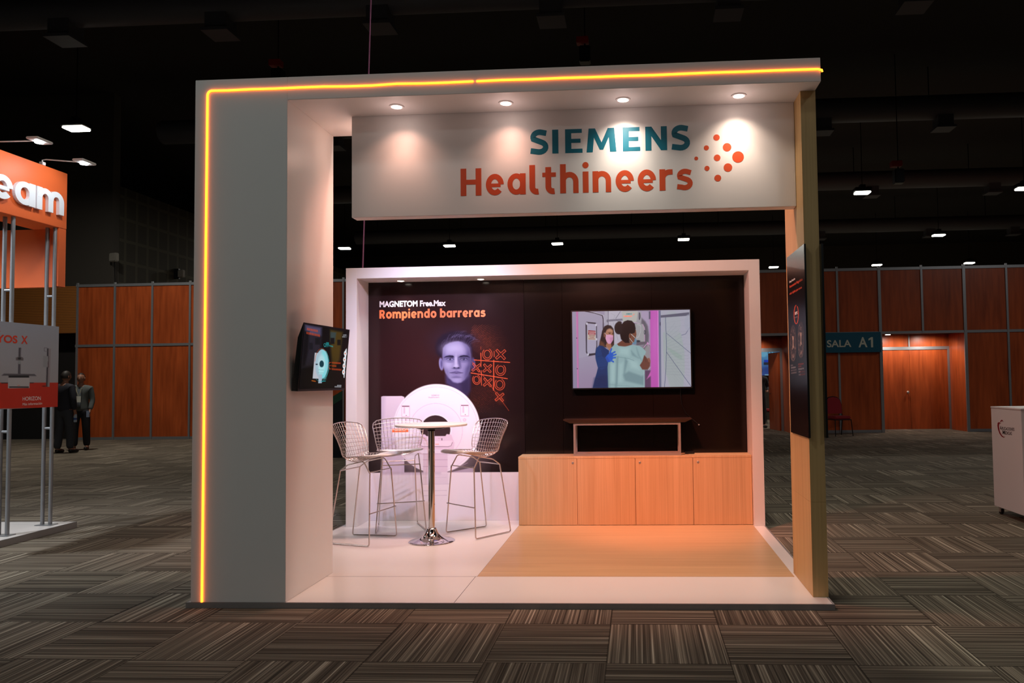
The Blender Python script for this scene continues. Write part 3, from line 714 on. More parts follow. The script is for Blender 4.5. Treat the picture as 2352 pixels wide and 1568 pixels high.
# radiating dot pattern
rd = random.Random(11)
for k in range(26):
    R = 330 + k * 22
    for j in range(70):
        a = math.radians(-78 + j * 2.35 + (k % 2) * 1.1); x, y = 900 + R * math.cos(a), 760 + R * 1.08 * math.sin(a)
        if not (1000 < x < 1760 and 40 < y < 1480): continue
        fade = max(0, 1 - abs(R - 560) / 330) * (.35 + .65 * abs(math.sin(a * 1.5 + .3))) * rd.uniform(.5, 1)
        if fade < .08: continue
        L_ = 15 if a < -.35 else 5
        G.line([(x - L_ * .8, y - L_ * .1 + L_ * .6), (x + L_ * .8, y - L_ * .6)], 6, (176, 88, 58), fade * .75)
# hair, ears, neck
HAIR = [(446, 500), (430, 400), (462, 290), (545, 205), (670, 152), (800, 140), (930, 168), (1050, 226), (1082, 256), (1040, 290), (1012, 330), (1034, 430), (1020, 530), (990, 450), (950, 385), (880, 340), (800, 318), (720, 335), (640, 375), (585, 405), (556, 470), (545, 570), (505, 570), (470, 540)]
G.ell(720, 330, 330, 240, (50, 36, 50), .8, .8)
G.poly(HAIR, (38, 30, 46), 26)
for i in range(60):
    u = i / 59.0; x0 = 520 + 470 * u; y0 = 400 - 85 * math.sin(math.pi * u) + rd.uniform(-12, 12); lift = rd.uniform(90, 165) * (.75 + .4 * math.sin(math.pi * u)); sw_ = 60 + 110 * u + rd.uniform(-20, 20)
    G.line([(x0, y0), (x0 + sw_ * .2, y0 - lift * .6), (x0 + sw_ * .6, y0 - lift * .95), (x0 + sw_, y0 - lift * .98)], 5, (96, 88, 124) if i % 3 else (122, 118, 160), rd.uniform(.08, .34), 5)
for i in range(22):
    x0 = 690 + i * 17 + rd.uniform(-6, 6); y0 = 205 + .0006 * (x0 - 800) ** 2 + rd.uniform(-14, 14); G.line([(x0, y0 + 34), (x0 + 10, y0 + 8), (x0 + 36, y0 - 6 + (x0 - 700) * .05)], 6, (128, 128, 170), rd.uniform(.2, .5), 5)
G.poly([(590, 860), (1000, 860), (990, 1100), (930, 1230), (760, 1120), (640, 1030), (600, 1000)], (66, 58, 96), 26)
G.poly([(830, 960), (990, 880), (995, 1120), (930, 1240), (850, 1120)], (46, 40, 68), 40, .8)
G.ell(1046, 680, 36, 98, (76, 70, 112), .3); G.ell(1040, 700, 18, 50, (48, 42, 72), .6)
G.ell(522, 684, 36, 102, (132, 130, 178), .2, 1, -6); G.ell(530, 680, 17, 62, (78, 74, 118), .7, .9)
face = [(556, 420), (590, 372), (660, 334), (740, 314), (800, 308), (870, 326), (940, 366), (985, 420), (1006, 520), (1012, 600), (1004, 700), (990, 790), (962, 868), (910, 936), (850, 984), (790, 994), (720, 974), (650, 914), (592, 832), (566, 740), (548, 640), (545, 540)]
G.poly(face, (137, 136, 178), 12)
G.poly([(860, 330), (985, 420), (1012, 600), (1000, 720), (960, 868), (880, 960), (900, 820), (930, 700), (930, 560), (900, 430)], (89, 86, 129), 44, .75)
G.poly([(548, 560), (566, 740), (640, 905), (640, 820), (590, 700), (575, 600)], (106, 104, 147), 26, .7)
G.poly([(900, 340), (985, 420), (1012, 600), (1004, 720), (970, 860), (930, 910), (945, 760), (960, 600), (950, 450)], (66, 62, 100), 40, .8); G.poly([(545, 540), (556, 430), (600, 372), (600, 470), (580, 600)], (101, 99, 141), 22, .7)
G.ell(735, 430, 165, 92, (177, 178, 212), .9, .85); G.ell(640, 690, 70, 62, (170, 171, 208), .9, .8); G.ell(905, 672, 58, 50, (137, 135, 178), .9, .7)
G.ell(760, 520, 60, 50, (154, 154, 194), .9, .6)
for s in (0, 1):
    ex = 892 if s else 668; d = .82 if s else 1
    G.ell(ex, 588, 92, 46, tuple(int(c * d) for c in (96, 94, 139)), .8, .8)
    G.ell(ex, 604, 50, 14, tuple(int(c * d) for c in (132, 134, 176)), .3); G.ell(ex, 602, 18, 17, (55, 57, 91), .25); G.ell(ex, 602, 7, 7, (15, 13, 26), .3); G.ell(ex - 5, 597, 4, 4, (206, 206, 219), .4)
    G.line([(ex - 58, 602), (ex - 30, 586), (ex + 8, 582), (ex + 42, 590), (ex + 60, 604)], 7, (36, 32, 58), .9, 3)
    G.line([(ex - 46, 616), (ex, 626), (ex + 46, 616)], 4, (74, 70, 112), .7, 3)
    G.ell(ex, 648, 56, 14, (104, 103, 146), .9, .5)
G.poly([(566, 578), (600, 552), (660, 540), (715, 544), (738, 568), (712, 578), (650, 568), (600, 574)], (38, 33, 58), 8)
G.poly([(806, 570), (840, 548), (890, 538), (950, 544), (992, 574), (950, 566), (890, 562), (840, 572)], (32, 27, 51), 8)
G.poly([(742, 560), (790, 560), (804, 690), (830, 720), (800, 748), (740, 746), (718, 718), (740, 690)], (156, 156, 196), 14, .8)
G.poly([(800, 575), (840, 640), (850, 735), (815, 752), (806, 690), (792, 620)], (86, 83, 125), 18, .8)
G.ell(764, 640, 19, 88, (185, 186, 216), .9, .9); G.ell(768, 712, 30, 24, (184, 184, 215), .9, .8)
G.ell(770, 752, 62, 14, (74, 70, 110), .7, .9); G.ell(738, 742, 15, 8, (38, 34, 57), .6); G.ell(806, 744, 15, 8, (34, 30, 53), .6)
G.poly([(664, 824), (716, 808), (752, 798), (772, 803), (795, 798), (830, 810), (880, 828), (800, 834), (740, 834)], (96, 91, 134), 7)
G.poly([(690, 834), (770, 842), (856, 832), (826, 866), (770, 880), (718, 866)], (130, 127, 172), 9)
G.line([(662, 826), (720, 830), (770, 836), (820, 832), (882, 826)], 6, (43, 38, 66), .95, 3)
G.ell(772, 900, 64, 16, (84, 80, 122), .8, .8); G.ell(775, 946, 62, 36, (159, 160, 201), .9, .8); G.ell(770, 780, 16, 22, (115, 112, 154), .9, .6)
# scanner
G.frame(870, 860, 6.27)
G.grad([(36, 318), (60, 310), (330, 308), (368, 322), (368, 1412), (36, 1412)], (226, 214, 226), (204, 190, 210), (120, 300), (330, 1400))
G.grad([(36, 318), (60, 311), (110, 310), (110, 1412), (36, 1412)], (196, 186, 204), (222, 210, 224), (36, 800), (110, 800))
G.ell(832, 776, 628, 640, (246, 244, 250), .012)
G.ell(820, 1150, 560, 330, (226, 214, 226), 1.0, .6)
G.ring(822, 782, 604, 606, 4, (210, 188, 212), .8); G.ring(820, 808, 386, 394, 5, (222, 190, 218), .9); G.ell(820, 800, 290, 300, (228, 212, 238), .7, .5)
G.ell(816, 792, 226, 218, (248, 246, 252), .12); G.ell(816, 796, 214, 210, (58, 42, 44), .012)
G.poly([(592, 862), (662, 860), (690, 886), (960, 884), (978, 856), (1044, 864), (1090, 985), (1080, 1080), (560, 1080), (560, 985)], (228, 208, 224), 5)
G.poly([(600, 960), (1060, 950), (1050, 1020), (1000, 1032), (650, 1034), (600, 1016)], (238, 222, 234), 4)
G.line([(590, 1000), (600, 1022), (632, 1036), (1000, 1038), (1042, 1024), (1060, 976)], 6, (96, 66, 84), .9); G.line([(650, 914), (690, 910)], 5, (190, 120, 120)); G.rect(902, 916, 914, 946, (80, 50, 60))
G.line([(855, 920), (890, 918)], 4, (190, 130, 140)); G.rect(812, 998, 866, 1006, (230, 150, 120))
G.poly([(640, 1140), (990, 1140), (990, 1480), (640, 1480)], (222, 206, 220), 6)
for yy in (1140, 1226, 1322, 1416): G.line([(640, yy), (988, yy)], 7, (182, 156, 182), .8, 4)
G.poly([(985, 1418), (1365, 1330), (1365, 1412), (1000, 1420)], (196, 180, 200), 8, .8); G.line([(990, 1412), (1280, 1270)], 5, (206, 186, 206), .8)
for x0 in (334, 1184):
    dy = 0 if x0 < 500 else -12
    G.rect(x0 - 4, 448 + dy, x0 + 112, 612 + dy, (214, 186, 210), 8, .9); G.rect(x0 + 2, 456 + dy, x0 + 106, 602 + dy, (250, 248, 252)); G.rect(x0 + 2, 450 + dy, x0 + 104, 462 + dy, (110, 60, 80))
    G.rect(x0 + 22, 478 + dy, x0 + 44, 560 + dy, (226, 206, 224), 8); G.ell(x0 + 33, 470 + dy, 9, 10, (226, 206, 224)); G.rect(x0 + 56, 584 + dy, x0 + 68, 592 + dy, (90, 50, 70)); G.line([(x0 + 60, 480 + dy), (x0 + 98, 478 + dy)], 3, (216, 200, 220))
G.ell(1236, 652, 20, 20, (238, 226, 240)); G.ring(1236, 652, 20, 20, 5, (214, 190, 210)); G.ell(394, 652, 18, 18, (238, 226, 240))
G.poly([(193, 781), (425, 777), (425, 827), (193, 832)], (244, 116, 62)); 
for i in range(13): G.line([(226 + i * 13, 807), (234 + i * 13, 806)], 9, (255, 236, 224), .85)
# white plinth zone below the photograph
z_line = [(838, 1085.5), (1216, 1083.5)]
G.frame(0, 0, 1)
G.poly([z_line[0], z_line[1], (1216, 1210), (838, 1210)], (234, 226, 232))
G.poly([(874, 1085), (1012, 1085), (1012, 1089), (874, 1089)], (196, 182, 200), 3)
for yy, x1 in ((1097, 1026), (1112, 1033), (1127, 1026), (1138, 1026)): G.line([(972, yy), (x1, yy - 1)], 1.2, (198, 186, 200), .7)
G.rect(972, 1086, 1030, 1112, (218, 206, 220), 2, .6)
# noughts and crosses
G.frame(940, 740, 7.127)
OR_ = (222, 96, 60)
def ln(*q, w=11, al=1): G.line(q, w * .82, OR_, al)
ln((1172, 400), (1172, 445), w=9, al=.6); ln((1172, 500), (1174, 730)); ln((1184, 790), (1184, 1030)); ln((1388, 475), (1390, 565), w=10); ln((1384, 620), (1380, 1110), w=15)
ln((1062, 616), (1645, 656), w=15); ln((1012, 828), (1605, 922), w=15)
for cx, cy, rx, ry, rot in ((1278, 520, 78, 92, -4), (1495, 778, 82, 92, 8), (1102, 938, 64, 78, -10), (1480, 1016, 82, 92, -4)):
    G.ring(cx, cy, rx, ry, 8, OR_, 1, -60, 232, rot); G.ring(cx, cy, rx * .66, ry * .68, 8, OR_, 1, 0, 360, rot)
def cross(cx, cy, s, t, rot):
    q = [(-s, -t), (-t, -t), (-t, -s), (t, -s), (t, -t), (s, -t), (s, t), (t, t), (t, s), (-t, s), (-t, t), (-s, t), (-s, -t)]
    c, n_ = math.cos(math.radians(rot)), math.sin(math.radians(rot)); G.line([(cx + x * c - y * n_, cy + x * n_ + y * c) for x, y in q], 7.5, OR_)
cross(1497, 525, 100, 17, 48); cross(1098, 740, 84, 15, 52); cross(1278, 752, 84, 14, 50); cross(1282, 982, 84, 15, 50); cross(1478, 1222, 86, 15, 50)
ln((1030, 648), (1230, 900), (1340, 1045), (1415, 1150), w=8, al=.8); G.line([(1480, 1230), (1540, 1320), (1630, 1445)], 8, OR_, .6, 4); G.ell(1480, 1240, 60, 90, OR_, 1.0, .18, -32)
t = thing('poster', 'tall printed poster with portrait, white scanner and noughts and crosses grid', 'poster', (XBLI, YW - .004, ZP))
yA = YW - .003; X1 = -.9445
mb = MB(); mb.box(XBLI, X1, yA + .0005, YW, ZP, ZBI); obj('panel', mb, M['black'], t)
picture('print', (XBLI, yA, ZBI), (X1, yA, ZBI), (X1, yA, ZP + .001), (XBLI, yA, ZP + .001), 420, 640, G, vcol('poster_print', rough=.16, spec=.22), t)
def on(px, py): q = on_y(px, py, yA); return q
O = on(872, 731.5); U = on(1114, 729); hz = .0
mb = MB(); sx = (U[0] - O[0]) / width('Rompiendo barreras'); sz = on(872, 712)[2] - O[2]
words(mb, 'Rompiendo barreras', fl(O[0], O[2], sx, sz, yA, .001), .25); obj('heading_lettering', mb, M['orange_bright'], t)
mb = MB(); O = on(872, 705.5); O[1] -= .0015; text_on(mb, 'MAGNETOM Free.Max', O, (on(1024, 703.5)[0] - O[0], 0, 0), (0, 0, on(872, 691.5)[2] - O[2]), .04); obj('title_lettering', mb, M['white_print'], t)
mb = MB()
for s, x0, x1, yb, yt in (('SIEMENS', 991, 1009, 909.5, 906), ('Healthineers', 984, 1009, 914, 910.5)):
    O = on(x0, yb); O[1] -= .0015; text_on(mb, s, O, (on(x1, yb)[0] - O[0], 0, 0), (0, 0, on(x0, yt)[2] - O[2]), .02)
obj('scanner_lettering', mb, M['grey_print'], t)
# ------------------------------------------------------------------ furniture in the stand
XCL, XCR, YQ, ZC = -.9694, 1.228, 2.833, .681
t = thing('sideboard', 'long low oak sideboard with four doors along the black wall', 'sideboard', (XCL, YQ, ZP))
mb = MB(); mb.bbox(XCL, XCR, YQ, YW - .006, ZC - .02, ZC, .001); obj('top', mb, M['oak'], t)
mb = MB(); mb.box(XCL, XCR, YQ + .02, YW - .006, ZP, ZC - .02); obj('carcass', mb, M['oak'], t)
D_ = [XCL - .0015, -.41, .14, .681, XCR + .0015]; LK = {0: -.45, 2: .184, 3: .729}
for i in range(4):
    mb = MB(); mb.bbox(D_[i] + .0021, D_[i + 1] - .0021, YQ + .0005, YQ + .0195, ZP + .004, ZC - .0212, .0008); d = obj('door', mb, M['oak'], t)
    if i in LK:
        mb = MB(); mb.lathe([(.0115, 0), (.0115, .003), (.009, .005), (.0085, .003), (.003, .003)], n=20); mb.box(-.0015, .0015, -.007, .007, .0028, .0042)
        mb.v = [(x + LK[i], YQ + .0005 - z, y + .62) for x, y, z in mb.v]; obj('lock', mb, M['steel'], d, True)

t = thing('low_table', 'low side table with dark top and steel frame standing on the sideboard', 'table', (.066, 2.965, ZC))
mb = MB(); x0, x1, y0, y1, w = -.443, .575, 2.868, 3.062, .021; zt = .992
for y in (y0, y1):
    for x in (x0, x1 - w): mb.box(x, x + w, y, y + w, ZC, zt)
    mb.box(x0 + w, x1 - w, y, y + w, ZC, ZC + w); mb.box(x0 + w, x1 - w, y, y + w, zt - w, zt)
for x in (x0, x1 - w): mb.box(x, x + w, y0 + w, y1, zt - w, zt)
obj('frame', mb, M['frame_steel'], t)
mb = MB(); V = [(-.475, 2.86, zt), (.615, 2.86, zt), (.615, 3.085, zt), (-.475, 3.085, zt), (-.54, 2.845, zt + .03), (.68, 2.845, zt + .03), (.68, 3.09, zt + .03), (-.54, 3.09, zt + .03)]
V += [(x, y, z + .006) for x, y, z in V[4:]]
mb.add(V, [(0, 3, 2, 1), (0, 1, 5, 4), (1, 2, 6, 5), (2, 3, 7, 6), (3, 0, 4, 7), (4, 5, 9, 8), (5, 6, 10, 9), (6, 7, 11, 10), (7, 4, 8, 11), (8, 9, 10, 11)]); obj('table_top', mb, M['dark_wood'], t)
o = obj('power_adapter', MB().bbox(.62, .71, 2.99, 3.05, ZC, ZC + .022, .004), M['plastic_black']); tag(o, 'small black power adapter lying on the sideboard, right of the low table', 'adapter')

# bar table
BT = (-1.612, 2.118)
t = thing('bar_table', 'round white bar table on a chrome trumpet foot', 'table', (*BT, ZP))
mb = MB(); mb.lathe([(.302, 0), (.306, .003), (.307, .010), (.306, .017), (.302, .020)], (*BT, 1.022), 72); obj('table_top', mb, M['tabletop'], t, True)
mb = MB(); mb.lathe([(.11, 0), (.125, .004), (.125, .022)], (*BT, 1.0), 40); mb.lathe([(.034, -.02), (.034, .0)], (*BT, 1.0), 24); obj('mount_plate', mb, M['black_metal'], t, True)
mb = MB(); mb.lathe([(.0275, 0), (.0275, .85)], (*BT, ZP + .115), 32); obj('column', mb, M['chrome'], t, True)
mb = MB(); mb.lathe([(.196, 0), (.197, .004), (.19, .009), (.17, .013), (.14, .02), (.11, .031), (.085, .046), (.065, .066), (.05, .09), (.042, .108), (.036, .118), (.0275, .121)], (*BT, ZP), 64); obj('base', mb, M['chrome'], t, True)

# wire bar stools
def interp(v, K, A): return np.interp(v, K, A)
KV = np.array([0, .1, .28, .42, .5, .56, .62, .70, .82, 1.0])
def smooth_tab(A):
    v = np.linspace(0, 1, 241); a = np.interp(v, KV, A); k = np.hanning(31); k /= k.sum()
    pad = np.concatenate([2 * a[0] - a[15:0:-1], a, 2 * a[-1] - a[-2:-17:-1]]); return v, np.convolve(pad, k, 'valid')
TY = smooth_tab([.35, .29, .14, .02, -.03, -.065, -.09, -.107, -.145, -.205]); TZ = smooth_tab([.745, .748, .722, .692, .678, .688, .73, .79, .88, 1.025])
TW = smooth_tab([.16, .20, .222, .216, .208, .206, .212, .222, .238, .262]); TR = smooth_tab([.0, .006, .026, .05, .06, .05, .03, .005, -.005, -.03]); TF = smooth_tab([-.03, -.01, 0, .0, .0, .01, .025, .04, .055, .062])
def shell(u, v):
    g = lambda T: np.interp(v, T[0], T[1])
    return (g(TW) * u * (1 - .06 * u * u), g(TY) + g(TF) * u * u, g(TZ) + g(TR) * u * u)
def ulim(v):            # rounded corners of the sheet
    if v < .12: return math.sqrt(max(0, 1 - ((.12 - v) / .12) ** 2)) * .45 + .55
    if v > .92: return math.sqrt(max(0, 1 - ((v - .92) / .08) ** 2)) * .2 + .8
    return 1.0
t = thing('bar_stool', 'x', 'stool', (0, 0, ZP), 0, 'wire bar stools around the bar table')
edge = [shell(ulim(v), v) for v in np.linspace(0, 1, 60)]
top = [shell(u, 1) for u in np.linspace(ulim(1), -ulim(1), 14)][1:-1]; bot = [shell(u, 0) for u in np.linspace(-ulim(0), ulim(0), 12)][1:-1]
mb = MB(); mb.tube(edge + top + [(-x, y, z) for x, y, z in edge[::-1]] + bot, .0048, 7, closed=True); obj('rim', mb, M['wire'], t, True, world=False)
mb = MB()
for u in np.linspace(-.86, .86, 13):
    vs = [v for v in np.linspace(0, 1, 90) if ulim(v) > abs(u) - 1e-6]; mb.tube([shell(u, v) for v in vs], .0022, 5, caps=False)
for v in np.concatenate([np.linspace(.05, .5, 11), np.linspace(.545, .955, 10)]):
    L_ = ulim(v); mb.tube([shell(u, v) for u in np.linspace(-L_, L_, 23)], .0022, 5, caps=False)
obj('wire_shell', mb, M['wire'], t, True, world=False)
mb = MB(); nu, nv = 15, 16; top, low = [], []
for j in range(nv):
    v = .015 + (.40 - .015) * j / (nv - 1)
    L_ = .9 * min(ulim(v), math.sqrt(max(0, 1 - (max(0, v - .30) / .105) ** 2)) * .5 + .5)
    for i in range(nu):
        u = -L_ + 2 * L_ * i / (nu - 1); x, y, z = shell(u, v); e = min(1, 6 * (1 - abs(2 * i / (nu - 1) - 1)), 6 * min(j, nv - 1 - j) / (nv - 1) + .1)
        top.append((x, y, z + .006 + .010 * math.sqrt(max(0, e)))); low.append((x, y, z + .005))
F = [(j * nu + i, j * nu + i + 1, (j + 1) * nu + i + 1, (j + 1) * nu + i) for j in range(nv - 1) for i in range(nu - 1)]
k = nu * nv; rim = [i for i in range(nu)] + [j * nu + nu - 1 for j in range(1, nv)] + [(nv - 1) * nu + i for i in range(nu - 2, -1, -1)] + [j * nu for j in range(nv - 2, 0, -1)]
mb.add(top + low, F + [tuple(q + k for q in f[::-1]) for f in F] + [(rim[i], rim[i] + k, rim[(i + 1) % len(rim)] + k, rim[(i + 1) % len(rim)]) for i in range(len(rim))])
obj('seat_pad', mb, M['pad'], t, True, world=False, autosmooth=70)
FT, RT, FF, RF = (.172, .185, .612), (.15, -.115, .62), (.225, .21, .008), (.182, -.21, .008)
def bend(a, b, c, r=.022): 
    a, b, c = Vector(a), Vector(b), Vector(c); p0 = b + (a - b).normalized() * r; p1 = b + (c - b).normalized() * r
    return [tuple(p0.lerp(b, q).lerp(b.lerp(p1, q), q)) for q in (0, .25, .5, .75, 1)]
for s in (-1, 1):
    m_ = lambda q: (q[0] * s, q[1], q[2])
    mb = MB(); mb.tube([m_(RT)] + bend(m_(RT), m_(RF), m_(FF)) + bend(m_(RF), m_(FF), m_(FT)) + [m_(FT)], .0058, 8); obj('leg', mb, M['wire'], t, True, world=False)
mb = MB()
for a in (FT, RT): mb.tube([(-a[0], a[1], a[2]), (a[0], a[1], a[2])], .005, 8)
for s in (-1, 1): mb.tube([(s * FT[0], FT[1] + .006, FT[2] - .02)] + bend((s * FT[0], FT[1], FT[2]), (s * .165, .12, .705), (s * .15, -.03, .672)) + bend((s * .165, .12, .705), (s * .15, -.04, .672), (s * RT[0], RT[1], RT[2])) + [(s * RT[0], RT[1], RT[2])], .0055, 8)
obj('seat_support', mb, M['wire'], t, True, world=False)
q = .27 / .6; fx, fy = FF[0] + (FT[0] - FF[0]) * q, FF[1] + (FT[1] - FF[1]) * q
mb = MB(); mb.tube([(-fx - .012, fy + .008, .272), (fx + .012, fy + .008, .272)], .0055, 8); obj('footrest', mb, M['wire'], t, True, world=False)
def face(dx, dy): return math.atan2(dy, dx) - math.pi / 2
stool = t
for k, (x, y, dx, dy, lab) in enumerate(((-2.237, 2.15, .975, -.21, 'chrome wire bar stool beside the white column, white pad, front foot partly hidden'),
                                        (-2.078, 2.705, .36, -.93, 'chrome wire bar stool behind the bar table, nearest the poster'),
                                        (-1.27, 2.48, -.669, -.743, 'chrome wire bar stool on the sideboard side of the bar table'))):
    if k == 0: stool.location = (x, y, ZP); stool.rotation_euler = (0, 0, face(dx, dy)); stool['label'] = lab
    else: dup(stool, (x, y, ZP), face(dx, dy), lab)
# ------------------------------------------------------------------ television on the black wall
V_ = Paint(1308, 704, 1598, 898, 2.4, (150, 143, 166))
V_.frame(1300, 700, 7.35)
GL = (176, 175, 192)
V_.grad([(100, 100), (720, 100), (720, 1400), (100, 1400)], (160, 152, 178), (150, 138, 168), (300, 100), (400, 1400))
V_.poly([(172, 110), (206, 110), (216, 1400), (190, 1400)], (202, 118, 176), 8); V_.line([(178, 200), (196, 1390)], 6, (222, 150, 200), .7)
V_.ell(181, 560, 7, 9, (50, 40, 60)); V_.ell(190, 1076, 7, 9, (50, 40, 60))
V_.poly([(208, 112), (520, 118), (636, 178), (640, 1400), (220, 1400)], (168, 161, 184), 3)
V_.grad([(215, 900), (640, 800), (640, 1400), (220, 1400)], (166, 158, 182), (156, 136, 166), (300, 800), (420, 1400))
V_.line([(318, 106), (486, 138), (612, 178), (628, 240), (628, 560)], 14, (52, 50, 62)); V_.line([(400, 104), (640, 176), (648, 300)], 8, (196, 192, 206))
V_.rect(650, 100, 716, 700, (176, 172, 190)); V_.line([(712, 100), (714, 420)], 7, (80, 80, 96)); V_.ell(700, 270, 16, 24, (120, 118, 134))
V_.rect(720, 100, 960, 700, (190, 186, 202)); V_.poly([(716, 248), (966, 230), (968, 264), (716, 282)], (128, 126, 144)); V_.line([(920, 110), (840, 230)], 5, (60, 60, 76)); V_.line([(800, 300), (880, 600)], 3, (120, 122, 134)); V_.line([(850, 250), (980, 370)], 4, (90, 92, 106)); V_.line([(760, 140), (830, 180), (800, 240)], 3, (150, 160, 160))
V_.poly([(345, 285), (500, 300), (522, 330), (528, 700), (500, 842), (376, 866), (338, 800), (330, 320)], (48, 46, 58), 4)
V_.poly([(354, 308), (500, 322), (510, 350), (514, 690), (494, 812), (366, 826), (354, 780)], (176, 170, 194), 4)
for a, b in ((352, 316), (508, 338), (372, 836), (512, 580)): V_.ell(a, b, 16, 22, (206, 202, 218), .3)
V_.poly([(366, 428), (500, 436), (500, 594), (362, 588)], (196, 184, 172)); V_.poly([(376, 428), (500, 438), (498, 508), (374, 500)], (150, 44, 58))
for y, x0, x1 in ((456, 386, 494), (486, 396, 482)): V_.line([(x0, y), (x1, y + 4)], 15, (226, 196, 196), .85)
for y, x0, x1 in ((521, 392, 482), (546, 404, 470), (572, 384, 486)): V_.line([(x0, y), (x1, y + 3)], 11, (160, 84, 84), .8)
# machine
V_.rect(1160, 240, 1480, 1400, (140, 134, 148), 10)
V_.poly([(1200, 104), (1400, 104), (1420, 200), (1432, 280), (1440, 1400), (1330, 1400), (1390, 1000), (1400, 500), (1360, 330), (1270, 230)], (176, 160, 190), 20)
V_.poly([(1270, 215), (1340, 280), (1380, 360), (1398, 520), (1390, 640), (1300, 640), (1330, 420), (1280, 320)], (104, 100, 112), 16)
V_.poly([(940, 106), (1216, 106), (1200, 250), (1186, 294), (960, 290)], (188, 188, 184), 4); V_.poly([(1216, 106), (1268, 120), (1276, 250), (1258, 324), (1150, 300), (1190, 280)], (166, 164, 172), 6)
V_.line([(965, 292), (1180, 300), (1256, 324)], 8, (214, 180, 214)); V_.ell(1240, 190, 16, 62, (60, 60, 76), .1); V_.ell(1234, 188, 9, 50, (120, 120, 134), .2)
V_.poly([(1160, 318), (1300, 322), (1330, 380), (1330, 620), (1160, 640)], (164, 164, 168), 6); V_.line([(1200, 330), (1258, 346), (1262, 440), (1226, 540), (1190, 560)], 5, (206, 206, 214)); V_.line([(1296, 330), (1326, 400), (1330, 620)], 9, (214, 150, 204), .8)
V_.ell(1330, 462, 18, 38, (70, 70, 82)); V_.ell(1322, 462, 11, 28, (130, 130, 140))
V_.poly([(1350, 620), (1440, 680), (1492, 780), (1504, 880), (1480, 1010), (1410, 1100), (1330, 1110), (1300, 700)], (120, 116, 126), 5)
V_.ell(1400, 880, 92, 200, (150, 147, 154), .1); V_.line([(1380, 640), (1450, 700), (1494, 800), (1500, 890), (1470, 1010), (1390, 1096)], 9, (196, 190, 204)); V_.ell(1436, 800, 12, 14, (110, 106, 118))
V_.poly([(1186, 624), (1366, 620), (1374, 660), (1190, 684)], (104, 96, 108), 5); V_.poly([(1366, 620), (1392, 640), (1388, 712), (1374, 660)], (220, 150, 206), 4); V_.line([(1370, 650), (1310, 720)], 9, (226, 166, 214))
V_.poly([(1330, 1110), (1440, 1100), (1440, 1400), (1330, 1400)], (96, 70, 102), 8); V_.poly([(1440, 1100), (1440, 1190), (1360, 1256), (1400, 1180)], (206, 110, 186), 8)
V_.ell(1215, 612, 40, 18, (52, 60, 70), .3)
# lit column and leaf wall
V_.poly([(1420, 96), (1570, 96), (1572, 1400), (1436, 1400)], (200, 92, 186), 10); V_.poly([(1440, 100), (1530, 100), (1534, 1400), (1450, 1400)], (190, 84, 178), 40, .7)
V_.ell(1500, 520, 60, 500, (216, 122, 206), 1.0, .6); V_.line([(1552, 100), (1562, 1400)], 9, (240, 160, 226)); V_.rect(1400, 110, 1424, 240, (90, 90, 110), 8)
V_.poly([(1562, 96), (1606, 96), (1616, 1400), (1574, 1400)], (112, 116, 146), 5); V_.ell(1592, 320, 8, 34, (60, 60, 90))
V_.poly([(1598, 92), (2120, 86), (2150, 1410), (1610, 1410)], GL, 3)
V_.poly([(1640, 460), (1780, 430), (1940, 470), (2000, 780), (2006, 1100), (1980, 1400), (1760, 1400), (1660, 1080), (1640, 760)], (166, 178, 178), 8, .8)
V_.poly([(1690, 700), (1840, 780), (1960, 860), (1960, 930), (1880, 900), (1760, 800)], (152, 172, 166), 10, .7); V_.ell(1790, 330, 150, 230, (172, 177, 186), .06, .8)
for q in (((1680, 210), (1690, 460), (1696, 720), (1686, 1100), (1662, 1400)),): V_.line(q, 9, (84, 96, 128), .9)
V_.line([(1700, 480), (2110, 820)], 7, (84, 92, 124), .9); V_.line([(1700, 800), (2130, 1400)], 8, (84, 92, 124), .9); V_.line([(1950, 512), (2020, 490), (2090, 380)], 8, (92, 100, 130), .9)
for k in range(16):
    x = 1640 + k * 30; V_.line([(1700, 480 + k * 46), (x + 200, 300 + k * 60)], 2.5, (124, 134, 146), .6); V_.line([(1640 + k * 12, 240 + k * 70), (2100, 120 + k * 110)], 2, (136, 144, 156), .5); V_.line([(1690, 700 + k * 30), (2040 - k * 16, 1400)], 2, (130, 140, 152), .45)
V_.poly([(1598, 176), (2080, 124), (2084, 180), (1600, 216)], (98, 98, 118), 3); V_.ell(2075, 300, 80, 140, (170, 172, 190), .06, .7)
# woman in blue
V_.poly([(650, 360), (700, 338), (760, 350), (800, 400), (812, 470), (812, 680), (760, 730), (640, 710), (560, 690), (570, 620), (590, 540), (610, 440)], (42, 32, 34), 6)
V_.poly([(560, 690), (580, 600), (640, 640), (668, 710), (620, 712)], (118, 76, 56), 16, .8); V_.poly([(740, 700), (800, 640), (810, 690), (770, 728)], (86, 58, 48), 8, .8)
V_.poly([(690, 640), (760, 640), (770, 720), (740, 770), (690, 720), (670, 690)], (166, 112, 88), 6)
V_.poly([(690, 420), (740, 398), (790, 430), (800, 500), (796, 590), (740, 660), (690, 630), (664, 560), (664, 470)], (176, 124, 98), 5)
V_.ell(740, 430, 40, 28, (192, 142, 116), .8); V_.line([(714, 466), (760, 462)], 6, (60, 40, 36)); V_.ell(738, 484, 16, 7, (40, 26, 26)); V_.ell(787, 490, 10, 7, (40, 26, 26)); V_.line([(776, 470), (800, 476)], 5, (60, 40, 36))
V_.poly([(636, 470), (656, 480), (654, 540), (640, 545)], (150, 98, 78), 4)
V_.poly([(676, 506), (740, 500), (796, 516), (794, 590), (760, 650), (720, 660), (690, 630), (668, 570)], (226, 164, 200), 4); V_.poly([(740, 560), (796, 540), (790, 600), (750, 655)], (198, 134, 174), 10, .7)
